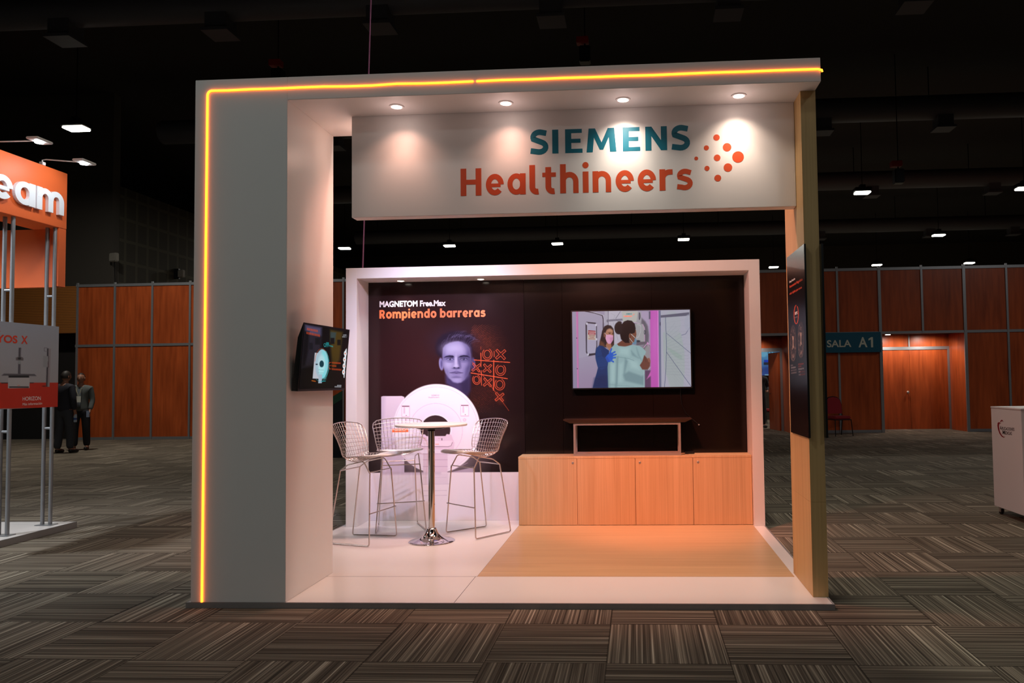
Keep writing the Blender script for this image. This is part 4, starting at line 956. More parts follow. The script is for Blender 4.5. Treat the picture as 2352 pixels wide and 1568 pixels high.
for y in (540, 566): V_.line([(690, y), (740, y + 8), (792, y)], 4, (196, 136, 176), .8)
V_.line([(650, 470), (684, 508)], 5, (230, 220, 230)); V_.line([(680, 700), (720, 736), (750, 730)], 3, (190, 180, 170))
V_.poly([(560, 684), (620, 690), (680, 740), (728, 770), (726, 1000), (716, 1400), (452, 1400), (480, 1280), (520, 1140), (540, 1060), (508, 940), (494, 840), (510, 740)], (14, 52, 104), 5)
V_.poly([(510, 740), (560, 690), (610, 760), (640, 900), (690, 900), (720, 960), (690, 1050), (600, 1100), (540, 1050), (500, 900)], (20, 62, 120), 10)
V_.line([(600, 760), (628, 880)], 8, (8, 34, 76), .8, 6); V_.line([(520, 880), (640, 840)], 7, (10, 40, 86), .7, 6); V_.poly([(480, 1240), (600, 1180), (716, 1200), (716, 1400), (452, 1400)], (10, 40, 84), 30, .6); V_.line([(500, 1240), (620, 1270)], 5, (8, 32, 70)); V_.line([(560, 1060), (700, 1040)], 6, (8, 34, 76), .8, 6)
# patient
V_.poly([(860, 660), (960, 590), (1110, 640), (1120, 690), (900, 710)], (112, 68, 54), 5)
V_.poly([(1060, 480), (1180, 420), (1190, 500), (1176, 560), (1170, 620), (1110, 660), (1050, 620)], (124, 78, 62), 4)
V_.poly([(940, 330), (980, 280), (1040, 258), (1110, 268), (1160, 320), (1176, 400), (1160, 470), (1100, 490), (1070, 560), (1080, 640), (1000, 640), (930, 580), (912, 500), (930, 400)], (20, 17, 20), 6)
V_.ell(890, 392, 72, 104, (28, 24, 28), .1); V_.ell(905, 300, 36, 24, (40, 34, 36), .4); V_.line([(850, 330), (850, 440), (890, 490)], 6, (58, 50, 54), .7, 5); V_.line([(1000, 300), (1060, 280), (1130, 320)], 7, (56, 48, 54), .6, 6)
V_.ell(1085, 530, 24, 52, (134, 86, 68), .2); V_.ell(1088, 530, 12, 32, (92, 56, 46), .5); V_.ring(1090, 600, 22, 46, 3, (196, 190, 170), .8, 60, 200)
V_.line([(1100, 492), (1168, 556)], 7, (214, 226, 230)); V_.line([(1072, 560), (1138, 644)], 6, (214, 226, 230)); V_.poly([(1166, 552), (1196, 600), (1186, 670), (1110, 660), (1150, 620)], (104, 140, 166), 5)
V_.poly([(860, 660), (880, 690), (1000, 706), (1110, 672), (1240, 690), (1300, 730), (1352, 790), (1320, 880), (1290, 960), (1250, 1020), (1330, 1110), (1330, 1400), (716, 1400), (704, 1050), (716, 940), (730, 800), (770, 720), (810, 676)], (150, 182, 186), 5)
for q in ([(1100, 770), (1180, 860), (1230, 900), (1120, 850)], [(1190, 720), (1240, 860), (1290, 960), (1220, 850)], [(960, 1180), (1060, 1120), (1280, 1200), (1320, 1180), (1320, 1360), (1000, 1280)], [(850, 900), (880, 870), (860, 1400), (830, 1400)], [(1000, 900), (1040, 950), (990, 1160), (975, 1160)], [(704, 1050), (740, 950), (740, 1400), (716, 1400)]): V_.poly(q, (110, 142, 150), 20, .75)
for q in ([(900, 720), (1080, 720), (1060, 860), (900, 830)], [(1060, 920), (1200, 960), (1240, 1100), (1100, 1060)], [(760, 1000), (830, 1000), (820, 1300), (760, 1300)], [(900, 1000), (960, 980), (940, 1300), (890, 1300)]): V_.poly(q, (172, 204, 206), 34, .7)
V_.line([(740, 860), (870, 876), (1060, 906), (1150, 940)], 6, (106, 138, 146), .9, 4); V_.line([(876, 880), (862, 1340)], 6, (104, 136, 146), .7, 6); V_.line([(720, 1340), (900, 1360), (1150, 1380)], 5, (110, 142, 150), .7); V_.line([(1310, 1120), (1316, 1390)], 8, (180, 200, 206), .7)
V_.poly([(1320, 846), (1352, 880), (1420, 970), (1418, 1030), (1380, 1086), (1290, 1092), (1246, 1020), (1290, 950)], (110, 68, 58), 6); V_.poly([(1376, 900), (1408, 894), (1426, 940), (1424, 980), (1390, 960)], (142, 92, 80), 5); V_.line([(1330, 890), (1350, 960)], 16, (84, 56, 54), .6, 10)
# glove
BL = (32, 92, 200)
V_.poly([(664, 890), (700, 840), (760, 800), (800, 830), (790, 920), (752, 960), (704, 966)], BL, 5)
for q in ([(740, 820), (754, 780), (768, 740)], [(770, 820), (826, 792)], [(780, 856), (842, 836)], [(776, 896), (832, 890)], [(750, 930), (800, 960)]): V_.line(q, 25, BL); V_.line([(a - 3, b - 5) for a, b in q], 6, (70, 132, 226), .6, 4)
V_.poly([(664, 890), (704, 966), (740, 960), (700, 880)], (22, 70, 168), 12, .7)
t = thing('television', 'large wall television showing a nurse in blue with a patient', 'television', (.12, 3.03, 1.31))
yS = 3.035; c = [on_y(x, y, yS) for x, y in ((1315.2, 714.5), (1582.8, 712), (1589.3, 889.5), (1315, 889.5))]
x0, x1 = (c[0][0] + c[3][0]) / 2, (c[1][0] + c[2][0]) / 2; z1, z0 = (c[0][2] + c[1][2]) / 2, (c[2][2] + c[3][2]) / 2
mb = MB(); mb.bbox(x0 - .012, x1 + .012, yS + .001, 3.085, z0 - .014, z1 + .012, .003); mb.box(x0 + .3, x1 - .3, 3.08, YW, z0 + .2, z1 - .2); obj('housing', mb, M['plastic_black'], t)
picture('screen', (x0, yS, z1), (x1, yS, z1), (x1, yS, z0), (x0, yS, z0), 420, 280, V_, vcol('television_picture', True, .35, .8), t)
mb = MB()
for s, xa, xb, yb, yt in (('SIEMENS', 1438.2, 1451.2, 722.6, 719), ('Healthineers', 1433, 1451.4, 727.8, 724)):
    O = on_y(xa, yb, yS - .001); text_on(mb, s, O, (on_y(xb, yb - .5, yS)[0] - O[0], 0, 0), (0, 0, on_y(xa, yt, yS)[2] - O[2]), .02); mb.mi = 1
mb.mi = 1; mb.disc(on_y(1456, 721.5, yS - .001), (1, 0, 0), (0, 0, 1), .004, 10); mb.disc(on_y(1454, 723.5, yS - .001), (1, 0, 0), (0, 0, 1), .003, 10)
obj('screen_lettering', mb, [glow('teal_on_screen', srgb(0, 110, 120), .9), glow('orange_on_screen', srgb(222, 96, 60), .9)], t)
mb = MB(); pts = [on_y(x, y, Y) for x, y, Y in ((1563, 886, 3.088), (1563, 905, 3.09), (1566, 930, 3.096), (1575, 948, 3.1), (1590, 962, 3.1), (1604, 974, 3.1))]
mb.tube(pts, .004, 7); o = obj('power_cable', mb, M['plastic_black'], None, True); tag(o, 'thin black cable hanging below the television with a loose pale plug', 'cable')
mb = MB(); q = Vector(pts[-1]); dr = (q - Vector(pts[-2])).normalized(); mb.tube([q, q + dr * .012], [.006, .007], 8); obj('plug', mb, M['brass'] if 'brass' in M else M['steel'], o, True)

# ------------------------------------------------------------------ tilted monitor on the column side
K_ = Paint(676, 736, 812, 902, 3, (12, 11, 13))
K_.frame(640, 700, 7.127)
K_.poly([(430, 320), (704, 372), (690, 700), (640, 980), (380, 1030)], (46, 42, 54), 30, .75); K_.poly([(440, 322), (700, 372), (696, 500), (440, 470)], (92, 84, 120), 26, .7)  # pale patches at upper left paint reflections on the glass
K_.poly([(846, 404), (1048, 444), (1000, 900), (880, 1060), (850, 700)], (92, 70, 22), 24, .75); K_.poly([(846, 440), (944, 450), (920, 610), (846, 600)], (50, 70, 78), 12, .8); K_.rect(850, 540, 912, 640, (18, 18, 20), 6); K_.rect(960, 570, 1018, 660, (20, 18, 16), 6); K_.rect(598, 540, 676, 650, (22, 22, 26), 6); K_.rect(500, 620, 560, 730, (24, 24, 30), 6)  # yellowish patch paints another reflection into the screen colour
K_.poly([(410, 420), (500, 440), (480, 760), (430, 1000), (390, 1000)], (12, 11, 13), 20, .9); K_.ell(700, 1180, 330, 260, (26, 22, 12), .9, .5)
K_.poly([(592, 782), (640, 786), (700, 1000), (690, 1210), (556, 1204)], (186, 190, 200), 4)
K_.ell(706, 968, 106, 240, (164, 180, 196), .03, 1, 2); K_.poly([(708, 732), (770, 770), (806, 900), (800, 1040), (766, 1210), (690, 1210)], (112, 214, 222), 26, .9); K_.ell(708, 966, 106, 240, (160, 220, 230), .03, .25, 2)
K_.ring(706, 968, 116, 254, 7, (170, 70, 30), .8, 190, 330); K_.ring(716, 970, 108, 246, 6, (60, 200, 205), .9, 300, 420)
K_.ell(706, 964, 62, 150, (190, 222, 228), .3, .7); K_.ell(704, 966, 36, 56, (20, 60, 70), .12); K_.poly([(655, 1020), (740, 1020), (730, 1130), (660, 1130)], (170, 226, 230), 10, .9); K_.line([(650, 1060), (740, 1066)], 4, (100, 150, 160)); K_.line([(640, 1110), (736, 1116)], 4, (100, 150, 160))
K_.poly([(655, 1140), (712, 1140), (706, 1280), (648, 1282)], (166, 184, 200), 3); K_.rect(606, 962, 640, 982, (40, 44, 56)); K_.line([(546, 1240), (600, 1250)], 16, (190, 96, 30), .9, 8); K_.line([(700, 1250), (766, 1246)], 12, (40, 170, 176), .9, 6); K_.line([(610, 1210), (660, 1256), (716, 1256), (756, 1210)], 6, (40, 140, 150), .8)
ORG, CY, WT = (206, 72, 30), (40, 176, 180), (196, 200, 208)
for y, x0, x1, sl in ((394, 470, 654, .2), (458, 462, 690, .22)): 
    for i in range(int((x1 - x0) / 15)): x = x0 + i * 15; K_.line([(x, y + (x - x0) * sl - 15), (x, y + (x - x0) * sl + 15)], 9, ORG, .8)
K_.ring(756, 655, 16, 24, 6, CY, .9); 
for x, y, h in ((782, 640, 26), (800, 640, 26), (816, 642, 26)): K_.line([(x, y - h), (x, y + h)], 8, CY, .95)
K_.line([(745, 684), (815, 684)], 5, CY, .9)
for i in range(6): K_.line([(832 + i * 11, 656 + i * 3), (832 + i * 11, 676 + i * 3)], 6, CY, .8)
for y, x1 in ((944, 1020), (996, 954), (1050, 1036)):
    K_.line([(824, y + (944 - 996) * 0 + 0), (862, y - 4)], 5, ORG)
    for i in range(int((x1 - 876) / 12)): K_.line([(878 + i * 12, y - 10 + i * .9), (878 + i * 12, y + 12 + i * .9)], 7, ORG, .85)
K_.line([(838, 940), (822, 968)], 5, ORG); K_.line([(822, 1016), (838, 1046)], 5, ORG)
for y, x0, x1 in ((494, 1060, 1110), (522, 1044, 1112), (1318, 962, 1040), (1340, 920, 1036)):
    for i in range(int((x1 - x0) / 10)): K_.line([(x0 + i * 10, y - 8), (x0 + i * 10, y + 8)], 6, WT, .85)
K_.ring(1098, 508, 18, 28, 4, WT, .7, -70, 70)
K_.poly([(1112, 708), (1116, 740), (1092, 1000), (1076, 1196), (1064, 1190), (1062, 1000), (1090, 740)], (222, 226, 232), 3)
for x, y in ((1092, 796), (1080, 896), (1072, 1000), (1064, 1100)): K_.ell(x, y, 24, 44, (226, 230, 236), .08); K_.ell(x - 2, y, 8, 12, (226, 96, 50), .4)
t = thing('wall_monitor', 'small black tilted monitor on the inner side of the white column', 'monitor', (-2.0, .36, 1.36))
c = [np.array(on_y(x, y, Y)) for x, y, Y in ((699.5, 744.5, .36), (802, 760.5, 1.08), (791, 891, 1.08), (687, 893.5, .36))]
nrm = np.cross(c[1] - c[0], c[3] - c[0]); nrm /= np.linalg.norm(nrm)
if nrm[0] < 0: nrm = -nrm
ex = (c[1] - c[0]) / np.linalg.norm(c[1] - c[0]); ez = (c[0] - c[3]) / np.linalg.norm(c[0] - c[3])
o_ = [c[0] - ex * .012 + ez * .012, c[1] + ex * .012 + ez * .012, c[2] + ex * .012 - ez * .014, c[3] - ex * .012 - ez * .014]
o_ = [q - nrm * .002 for q in o_]; bk = [q - nrm * .042 for q in o_]
bk[0] = bk[0] - ez * .1; bk[1] = bk[1] - ez * .1
for i in (0, 1): bk[i] = bk[i] + nrm * .012
for i in range(4): bk[i][0] = max(bk[i][0], XI + .002)
mb = MB(); mb.add(o_ + bk, [(0, 3, 2, 1), (4, 5, 6, 7), (0, 1, 5, 4), (1, 2, 6, 5), (2, 3, 7, 6), (3, 0, 4, 7)]); obj('housing', mb, M['plastic_black'], t)
picture('screen', c[0], c[1], c[2], c[3], 200, 220, K_, vcol('monitor_picture', True, .12, .95), t)
ym = .68; mb = MB(); mb.box(XI, XI + .008, ym - .06, ym + .06, 1.42, 1.62); mb.box(XI, max(XI + .03, bk[3][0] + .01), ym - .03, ym + .03, 1.46, 1.58); obj('wall_mount', mb, M['black_metal'], t)

# ------------------------------------------------------------------ dark posters on the two faces of the oak post
XQ = 1.231
Q_ = Paint(1800, 552, 1864, 1012, 3, (24, 17, 17))
Q_.frame(1800, 540, 6.03)
Q_.grad([(40, 250), (60, 290), (290, 100), (300, 640), (60, 640)], (24, 17, 17), (24, 17, 17), (170, 200), (180, 600))
Q_.ell(170, 420, 150, 130, (64, 42, 40), 1.0, .5)  # soft brown patch paints the sheen near the poster top
def scr(x0, y0, x1, y1, wd, col, al=.9):
    n_ = max(3, int((x1 - x0) / 8))
    for i in range(n_): f = i / (n_ - 1.0); x = x0 + (x1 - x0) * f; y = y0 + (y1 - y0) * f; Q_.line([(x, y - wd / 2), (x, y + wd / 2)], 5, col, al)
Q_.ring(174, 1098, 30, 128, 11, (216, 80, 30), 1, -60, 265); scr(156, 1140, 190, 1130, 14, (180, 170, 168))
for cx, cy in ((130, 1500), (238, 1450)):
    Q_.ell(cx, cy, 42, 250, (58, 46, 44), .1); Q_.ring(cx, cy, 41, 248, 6, (108, 92, 86), .8); Q_.ring(cx, cy, 33, 215, 5, (34, 26, 26), .8)
    for i in range(46):
        a = rd.uniform(0, 6.28); k = rd.uniform(.55, .9); Q_.ell(cx + 42 * k * math.cos(a), cy + 250 * k * math.sin(a), 5, 14, (120, 102, 96), .5, .6)
    Q_.line([(cx - 9, cy - 100), (cx, cy - 40), (cx + 9, cy - 100)], 8, (214, 186, 168)); Q_.line([(cx, cy - 40), (cx, cy + 20)], 9, (214, 186, 168)); Q_.line([(cx, cy + 20), (cx - 9, cy + 80)], 7, (214, 186, 168)); Q_.line([(cx, cy + 20), (cx + 12, cy + 66)], 7, (214, 186, 168))
    Q_.ring(cx, cy + 190, 24, 44, 5, (150, 126, 116), .7); Q_.ell(cx + 2, cy + 180, 8, 22, (196, 166, 150), .5, .8)
Q_.frame(1800, 780, 6.53)
for y, x0, x1, col in ((388, 110, 136, WT), (422, 112, 176, WT), (462, 112, 188, (150, 146, 150)), (502, 114, 190, (170, 166, 170)), (370, 222, 294, ORG), (404, 224, 262, ORG), (442, 226, 298, WT), (482, 228, 250, WT), (482, 252, 312, (160, 54, 24)), (524, 230, 254, WT), (524, 256, 316, (160, 54, 24))): scr(x0, y, x1, y - (x1 - x0) * .16, 20, col, .8)
t = thing('poster_board', 'narrow dark poster with two brain scans on the inner face of the oak post', 'poster', (XQ, .45, 1.03))
c = [on_x(x, y, XQ) for x, y in ((1808, 590), (1847.5, 560), (1856.5, 1003), (1815.5, 994))]
ya, yb_ = (c[0][1] + c[3][1]) / 2, (c[1][1] + c[2][1]) / 2; za, zb = (c[0][2] + c[1][2]) / 2, (c[2][2] + c[3][2]) / 2
yb_ = min(yb_, YPF + .003)
mb = MB(); mb.box(XQ + .0006, XPI, yb_, ya, zb, za); obj('board', mb, M['plastic_black'], t)
picture('print', (XQ, ya, za), (XQ, yb_, za), (XQ, yb_, zb), (XQ, ya, zb), 90, 500, Q_, vcol('brain_scan_print', rough=.25, spec=.2), t)
def plab(s_, q, bold, m, nm):
    O, B, T = (np.array(on_x(1800 + x / 6.03, 540 + y / 6.03, XQ - .0006)) for x, y in q)
    mb = MB(); text_on(mb, s_, O, (0, B[1] - O[1], 0), (0, 0, T[2] - O[2]), bold); obj(nm, mb, m, t)
PRO = plain('orange_red_print', srgb(214, 72, 28), .5)
plab('Deep Resolve', ((79, 672), (157, 622), (79, 634)), .03, M['white_print'], 'heading_lettering')
plab('Resonancia Magnética', ((81, 744), (261, 634), (81, 697)), .03, PRO, 'heading_lettering')
plab('más rápida que nunca', ((83, 838), (253, 740), (83, 795)), .03, PRO, 'heading_lettering')
plab('80%', ((156, 1106), (192, 1096), (156, 1064)), .04, M['white_print'], 'figure_lettering')
o = obj('poster_board', MB().bbox(XR, XR + .014, yb_ + .005, ya, zb, za, .001), M['plastic_black']); tag(o, 'plain dark board on the outer face of the oak post, seen edge-on', 'poster')

# mauve hanger cable
a, b = on_y(833.5, 607, 3.33), on_y(852, 0, 3.33)
mb = MB(); mb.tube([a - (b - a) * .04, b + (b - a) * 1.2], .0075, 8); o = obj('hanging_cable', mb, M['cable'], None, True); tag(o, 'thin mauve cable running up from the back frame into the dark ceiling', 'cable')
# ------------------------------------------------------------------ neighbouring orange stand at the left edge
LX = -5.439
t = thing('stage_platform', 'white platform of the orange stand at the left edge', 'platform', (LX, 2.977, 0))
mb = MB(); mb.bbox(-8.2, LX - .012, -1.5, 2.965, 0, .058, .002); obj('deck', mb, M['white_gloss'], t)
mb = MB(); mb.box(LX - .012, LX, -1.5, 2.977, 0, .06); mb.box(-8.2, LX - .012, 2.965, 2.977, 0, .06); obj('edge_trim', mb, M['edge'], t)
FXX = -5.539
t = thing('orange_fascia', 'orange overhead sign box with thick white raised letters at the left edge', 'sign', (FXX, 2.9, 2.985))
mb = MB(); mb.bbox(-5.86, FXX, -.8, 2.9, 2.985, 3.552, .003); obj('sign_box', mb, M['fascia'], t)
mb = MB(); mb.bbox(-8.2, -5.605, 2.86, 2.9, 2.40, 2.985, .002); obj('back_panel', mb, M['fascia'], t)
mb = MB(); mb.bbox(-5.605, FXX - .004, 2.80, 2.9, 2.40, 2.985, .002); obj('return_panel', mb, M['fascia'], t)
XE = FXX + .032
def lp(px, py): return on_x(px, py, XE)
zb = (lp(147, 495)[2] + lp(62, 473)[2]) / 2; zt_ = (lp(139, 441)[2] + lp(48, 417)[2]) / 2; cap = (zt_ - zb) / .77
mb = MB()
for ch, xa, xb, w in (('e', -21, 31, .205), ('a', 33, 81.5, .205), ('m', 84.5, 147.5, .205)):
    ya, yb_ = lp(xa, 460)[1], lp(xb, 480)[1]; u0, u1 = {'e': (-.02, .69), 'a': (-.01, .68), 'm': (-.01, 1.05)}[ch]; sx = (yb_ - ya) / (u1 - u0)
    glyph(mb, ch, 0, lambda x, z, lay: (XE - .031 * lay, ya + (x - u0) * sx, zb + z * cap), w)
obj('lettering', mb, plain('white_raised_letters', srgb(240, 244, 250), .4, var=.01), t)
for i, (px, py, Y, bx) in enumerate(((90, 328, 2.02, 0), (193, 377, 2.58, 0))):
    h = on_y(px, py, Y)
    t = thing('arm_spotlight', ('bright arm lamp reaching out over the raised letters, nearer one' if i == 0 else 'arm lamp at the right corner of the orange sign box, pointing down'), 'lamp', (FXX, Y, 3.552), 0, 'arm lamps on the orange sign')
    mb = MB(); mb.tube([(FXX - .01, Y, 3.54), (FXX - .01, Y, 3.60), (FXX + .03, Y, 3.605), (h[0] - .02, Y, h[2] + .02)], .006, 8); mb.box(FXX - .025, FXX + .01, Y - .02, Y + .02, 3.552, 3.58); obj('arm', mb, M['white'], t, True)
    mb = MB(); mb.bbox(h[0] - .055, h[0] + .055, Y - .09, Y + .10, h[2] + .012, h[2] + .034, .006); obj('lamp_head', mb, M['white'], t)
    mb = MB(); mb.lathe([(.01, -.004), (.034, -.002), (.038, .014)], tuple(h), 24); obj('lens', mb, M['bulb_cool'], t, True)
    lamp('arm_lamp', 'SPOT', (h[0], Y, h[2] - .02), (FXX - .15, Y - .05, 2.9), 9, (.92, .96, 1), .03, 150, .6)
lamp('arm_lamp', 'SPOT', (FXX + .38, 1.4, 3.6), (FXX - .15, 1.4, 2.9), 9, (.92, .96, 1), .03, 150, .6)
lamp('neighbour_lamp', 'SPOT', (-6.6, 1.2, 3.4), (-6.0, 1.9, 0), 330, (.88, .94, 1), .08, 120, .9)
for Y, lab in ((2.28, 'nearer pair of grey metal poles behind the scanner board'), (2.795, 'farther pair of grey metal poles at the corner of the orange stand')):
    t = thing('twin_pole', lab, 'pole', (-5.61, Y, .058), 0, 'poles carrying the orange sign box')
    for x in (-5.655, -5.575):
        mb = MB(); mb.tube([(x, Y, .066), (x, Y, 2.985)], .0175, 16); obj('pole', mb, M['alu_dull'], t, True)
    for z in (1.0, 1.6, 2.3):
        mb = MB(); mb.tube([(-5.655, Y, z), (-5.575, Y, z)], .012, 10); obj('rung', mb, M['alu_dull'], t, True)
    mb = MB(); mb.bbox(-5.70, -5.53, Y - .05, Y + .05, .058, .066, .002); obj('foot_plate', mb, M['alu_dull'], t)
XH = -5.535
HB = Paint(-30, 728, 142, 944, 2.5, (150, 152, 160))
HB.frame(0, 730, 6.82)
HB.grad([(-200, -60), (960, 140), (920, 1010), (-200, 1012)], (158, 162, 176), (164, 162, 168), (300, 60), (300, 1000))
HB.poly([(-200, 1014), (930, 1012), (905, 1400), (-200, 1425)], (196, 40, 14), 2)
HB.rect(-60, 150, 6, 164, (206, 60, 30)); HB.rect(-60, 204, 6, 218, (206, 60, 30))
DK, MD, LT = (66, 62, 74), (120, 116, 124), (184, 180, 184)
HB.poly([(292, 466), (334, 468), (322, 872), (282, 872)], DK, 3); HB.poly([(318, 480), (334, 480), (322, 870), (308, 870)], MD, 4); HB.poly([(248, 622), (300, 604), (352, 614), (370, 636), (366, 668), (300, 664), (250, 664)], (104, 96, 100), 3); HB.ell(305, 634, 26, 18, (24, 24, 30), .2); HB.poly([(285, 664), (330, 664), (326, 722), (288, 722)], (146, 152, 156), 3)
HB.poly([(20, 904), (62, 870), (540, 878), (576, 910), (440, 908), (140, 904)], (92, 88, 96), 3); HB.rect(134, 900, 458, 936, (30, 28, 34), 2); HB.poly([(130, 936), (466, 934), (462, 1098), (126, 1102)], LT, 2); HB.rect(142, 1072, 450, 1094, (50, 46, 50)); HB.rect(20, 1010, 126, 1026, (60, 40, 40), 3); HB.rect(464, 1010, 530, 1022, (60, 40, 40), 3); HB.line([(276, 1056), (312, 1055)], 8, (220, 110, 80))
HB.poly([(738, 476), (796, 480), (776, 1080), (720, 1076)], (150, 142, 148), 3); HB.poly([(738, 476), (762, 476), (744, 1076), (720, 1076)], (58, 54, 64), 3); HB.poly([(676, 592), (772, 598), (768, 770), (672, 772)], (150, 152, 158), 6); HB.line([(762, 602), (756, 770)], 12, (84, 60, 70)); HB.line([(740, 470), (694, 466), (694, 520), (744, 524)], 6, (110, 104, 112)); HB.ell(690, 1068, 30, 8, (80, 14, 8), .6)
t = thing('sign_board', 'white and red board picturing an X-ray table, fixed to the grey poles', 'sign', (XH, 2.8, 1.209))
c = [on_x(x, y, XH) for x, y in ((137, 750), (131, 934))]; yr = (c[0][1] + c[1][1]) / 2; z1, z0 = 2.0, 1.209
mb = MB(); mb.box(XH - .02, XH - .0006, 1.55, yr, z0, z1); obj('board', mb, M['white'], t)
picture('print', (XH, 1.55, z1), (XH, yr, z1), (XH, yr, z0), (XH, 1.55, z0), 180, 180, HB, vcol('xray_print'), t)
mb = MB(); mb.mi = 0
def lab(s, q, mi, bold): 
    mb.mi = mi; O, B, T = (np.array(on_x(x, y, XH + .0012)) for x, y in q); text_on(mb, s, O, B - O, (0, 0, T[2] - O[2]), bold)
lab('YOS', ((-9, 786), (40, 788.5), (-9, 767.5)), 0, .03); lab('X', ((48.5, 789), (63.5, 790), (48.5, 770.5)), 0, .03)
lab('HORIZON', ((52, 920), (93.5, 918.5), (52, 911)), 1, .0); lab('Más información', ((52, 931), (96.5, 928.5), (52, 925.2)), 1, .0)
obj('lettering', mb, [plain('red_print', srgb(216, 54, 24), .5), M['white_print']], t)

# ------------------------------------------------------------------ white podium on the right
X0 = 3.762
t = thing('podium', 'white podium on castors with a red swoosh logo at the right edge', 'podium', (X0, 2.98, 0))
mb = MB(); mb.bbox(X0, X0 + .5, 2.985, 3.6, .08, 1.065, .002); obj('body', mb, M['podium'], t)
mb = MB(); mb.bbox(X0 - .004, X0 + .504, 2.98, 3.604, 1.065, 1.081, .003); obj('top', mb, M['podium'], t)
for x in (X0 + .05, X0 + .45):
    for y in (3.04, 3.55):
        mb = MB(); mb.box(x - .025, x + .025, y - .02, y + .02, .068, .08); mb.box(x - .018, x - .013, y - .012, y + .03, .025, .07); mb.box(x + .013, x + .018, y - .012, y + .03, .025, .07); cs = obj('castor', mb, M['steel'], t)
        mb = MB(); mb.tube([(x - .012, y + .012, .028), (x + .012, y + .012, .028)], .027, 20); obj('wheel', mb, M['rubber'], cs, True)
XF = X0 - .0015
mb = MB()
def lab2(s, q, bold): O, B, T = (np.array(on_x(x, y, XF)) for x, y in q); text_on(mb, s, O, B - O, (0, 0, T[2] - O[2]), bold)
lab2('A', ((2296.6, 986.2), (2300.6, 986.8), (2296.6, 977.5)), .02); lab2('PLICACIONES', ((2301, 986.8), (2330, 989.5), (2301, 979.8)), .008)
lab2('M', ((2303, 996.5), (2308, 997.2), (2303, 988)), .03); lab2('EDICAS', ((2308.6, 997.2), (2324, 998.8), (2308.6, 990)), .012)
obj('lettering', mb, plain('dark_grey_print', srgb(58, 48, 54), .5), t)
mb = MB()
def sw(outer, inner):
    P = [np.array(on_x(2250 + x / 5.6, 920 + y / 5.6, XF)) for x, y in outer + inner[::-1]]; n_ = len(outer)
    mb.add(P, [(i, i + 1, 2 * n_ - 2 - i, 2 * n_ - 1 - i) for i in range(n_ - 1)])
sw([(276, 290), (250, 274), (232, 284), (228, 320), (236, 370), (254, 420), (282, 460), (310, 474), (330, 462)], [(276, 291), (262, 290), (252, 300), (248, 325), (254, 370), (268, 412), (288, 446), (310, 464), (329, 463)])
sw([(264, 270), (272, 252), (284, 244), (298, 252), (306, 276)], [(270, 276), (280, 264), (288, 260), (298, 264), (305, 277)])
obj('logo', mb, plain('dark_red_print', srgb(126, 22, 36), .5), t)

# ------------------------------------------------------------------ red banquet chairs
t = thing('banquet_chair', 'dark red banquet chair against the wood partition below the blue sign', 'chair', (4.98, 14.35, 0), .25)
mb = MB(); mb.bbox(-.21, .21, -.22, .2, .40, .475, .025); obj('seat', mb, M['red_fabric'], t, True, world=False)
mb = MB(); prof = [(-.20, .52), (-.205, .72), (-.18, .84), (-.11, .905), (0, .925), (.11, .905), (.18, .84), (.205, .72), (.20, .52)]
mb.poly(prof, 0, .045); mb.v = [(x, .2 + y + (z - .5) * .14, z) for x, y, z in mb.v]; obj('backrest', mb, M['red_fabric'], t, world=False)
mb = MB(); mb.tube([(x * 1.04, .225 + (z - .5) * .14, z + .008) for x, z in prof], .011, 8); obj('back_frame', mb, M['black_metal'], t, True, world=False)
mb = MB(); mb.tube([(-.205, -.2, .39), (.205, -.2, .39), (.205, .2, .39), (-.205, .2, .39)], .011, 8, closed=True); obj('seat_frame', mb, M['black_metal'], t, True, world=False)
for s in (-1, 1):
    mb = MB(); mb.tube([(s * .205, -.2, .40), (s * .225, -.24, 0)], .0115, 8); obj('leg', mb, M['black_metal'], t, True, world=False)
    mb = MB(); mb.tube([(s * .207, .225, .53), (s * .2, .2, .40), (s * .215, .29, 0)], .0115, 8); obj('leg', mb, M['black_metal'], t, True, world=False)
dup(t, (4.06, 19.2, 0), 2.2, 'dark chair inside the room beyond the open doorway')

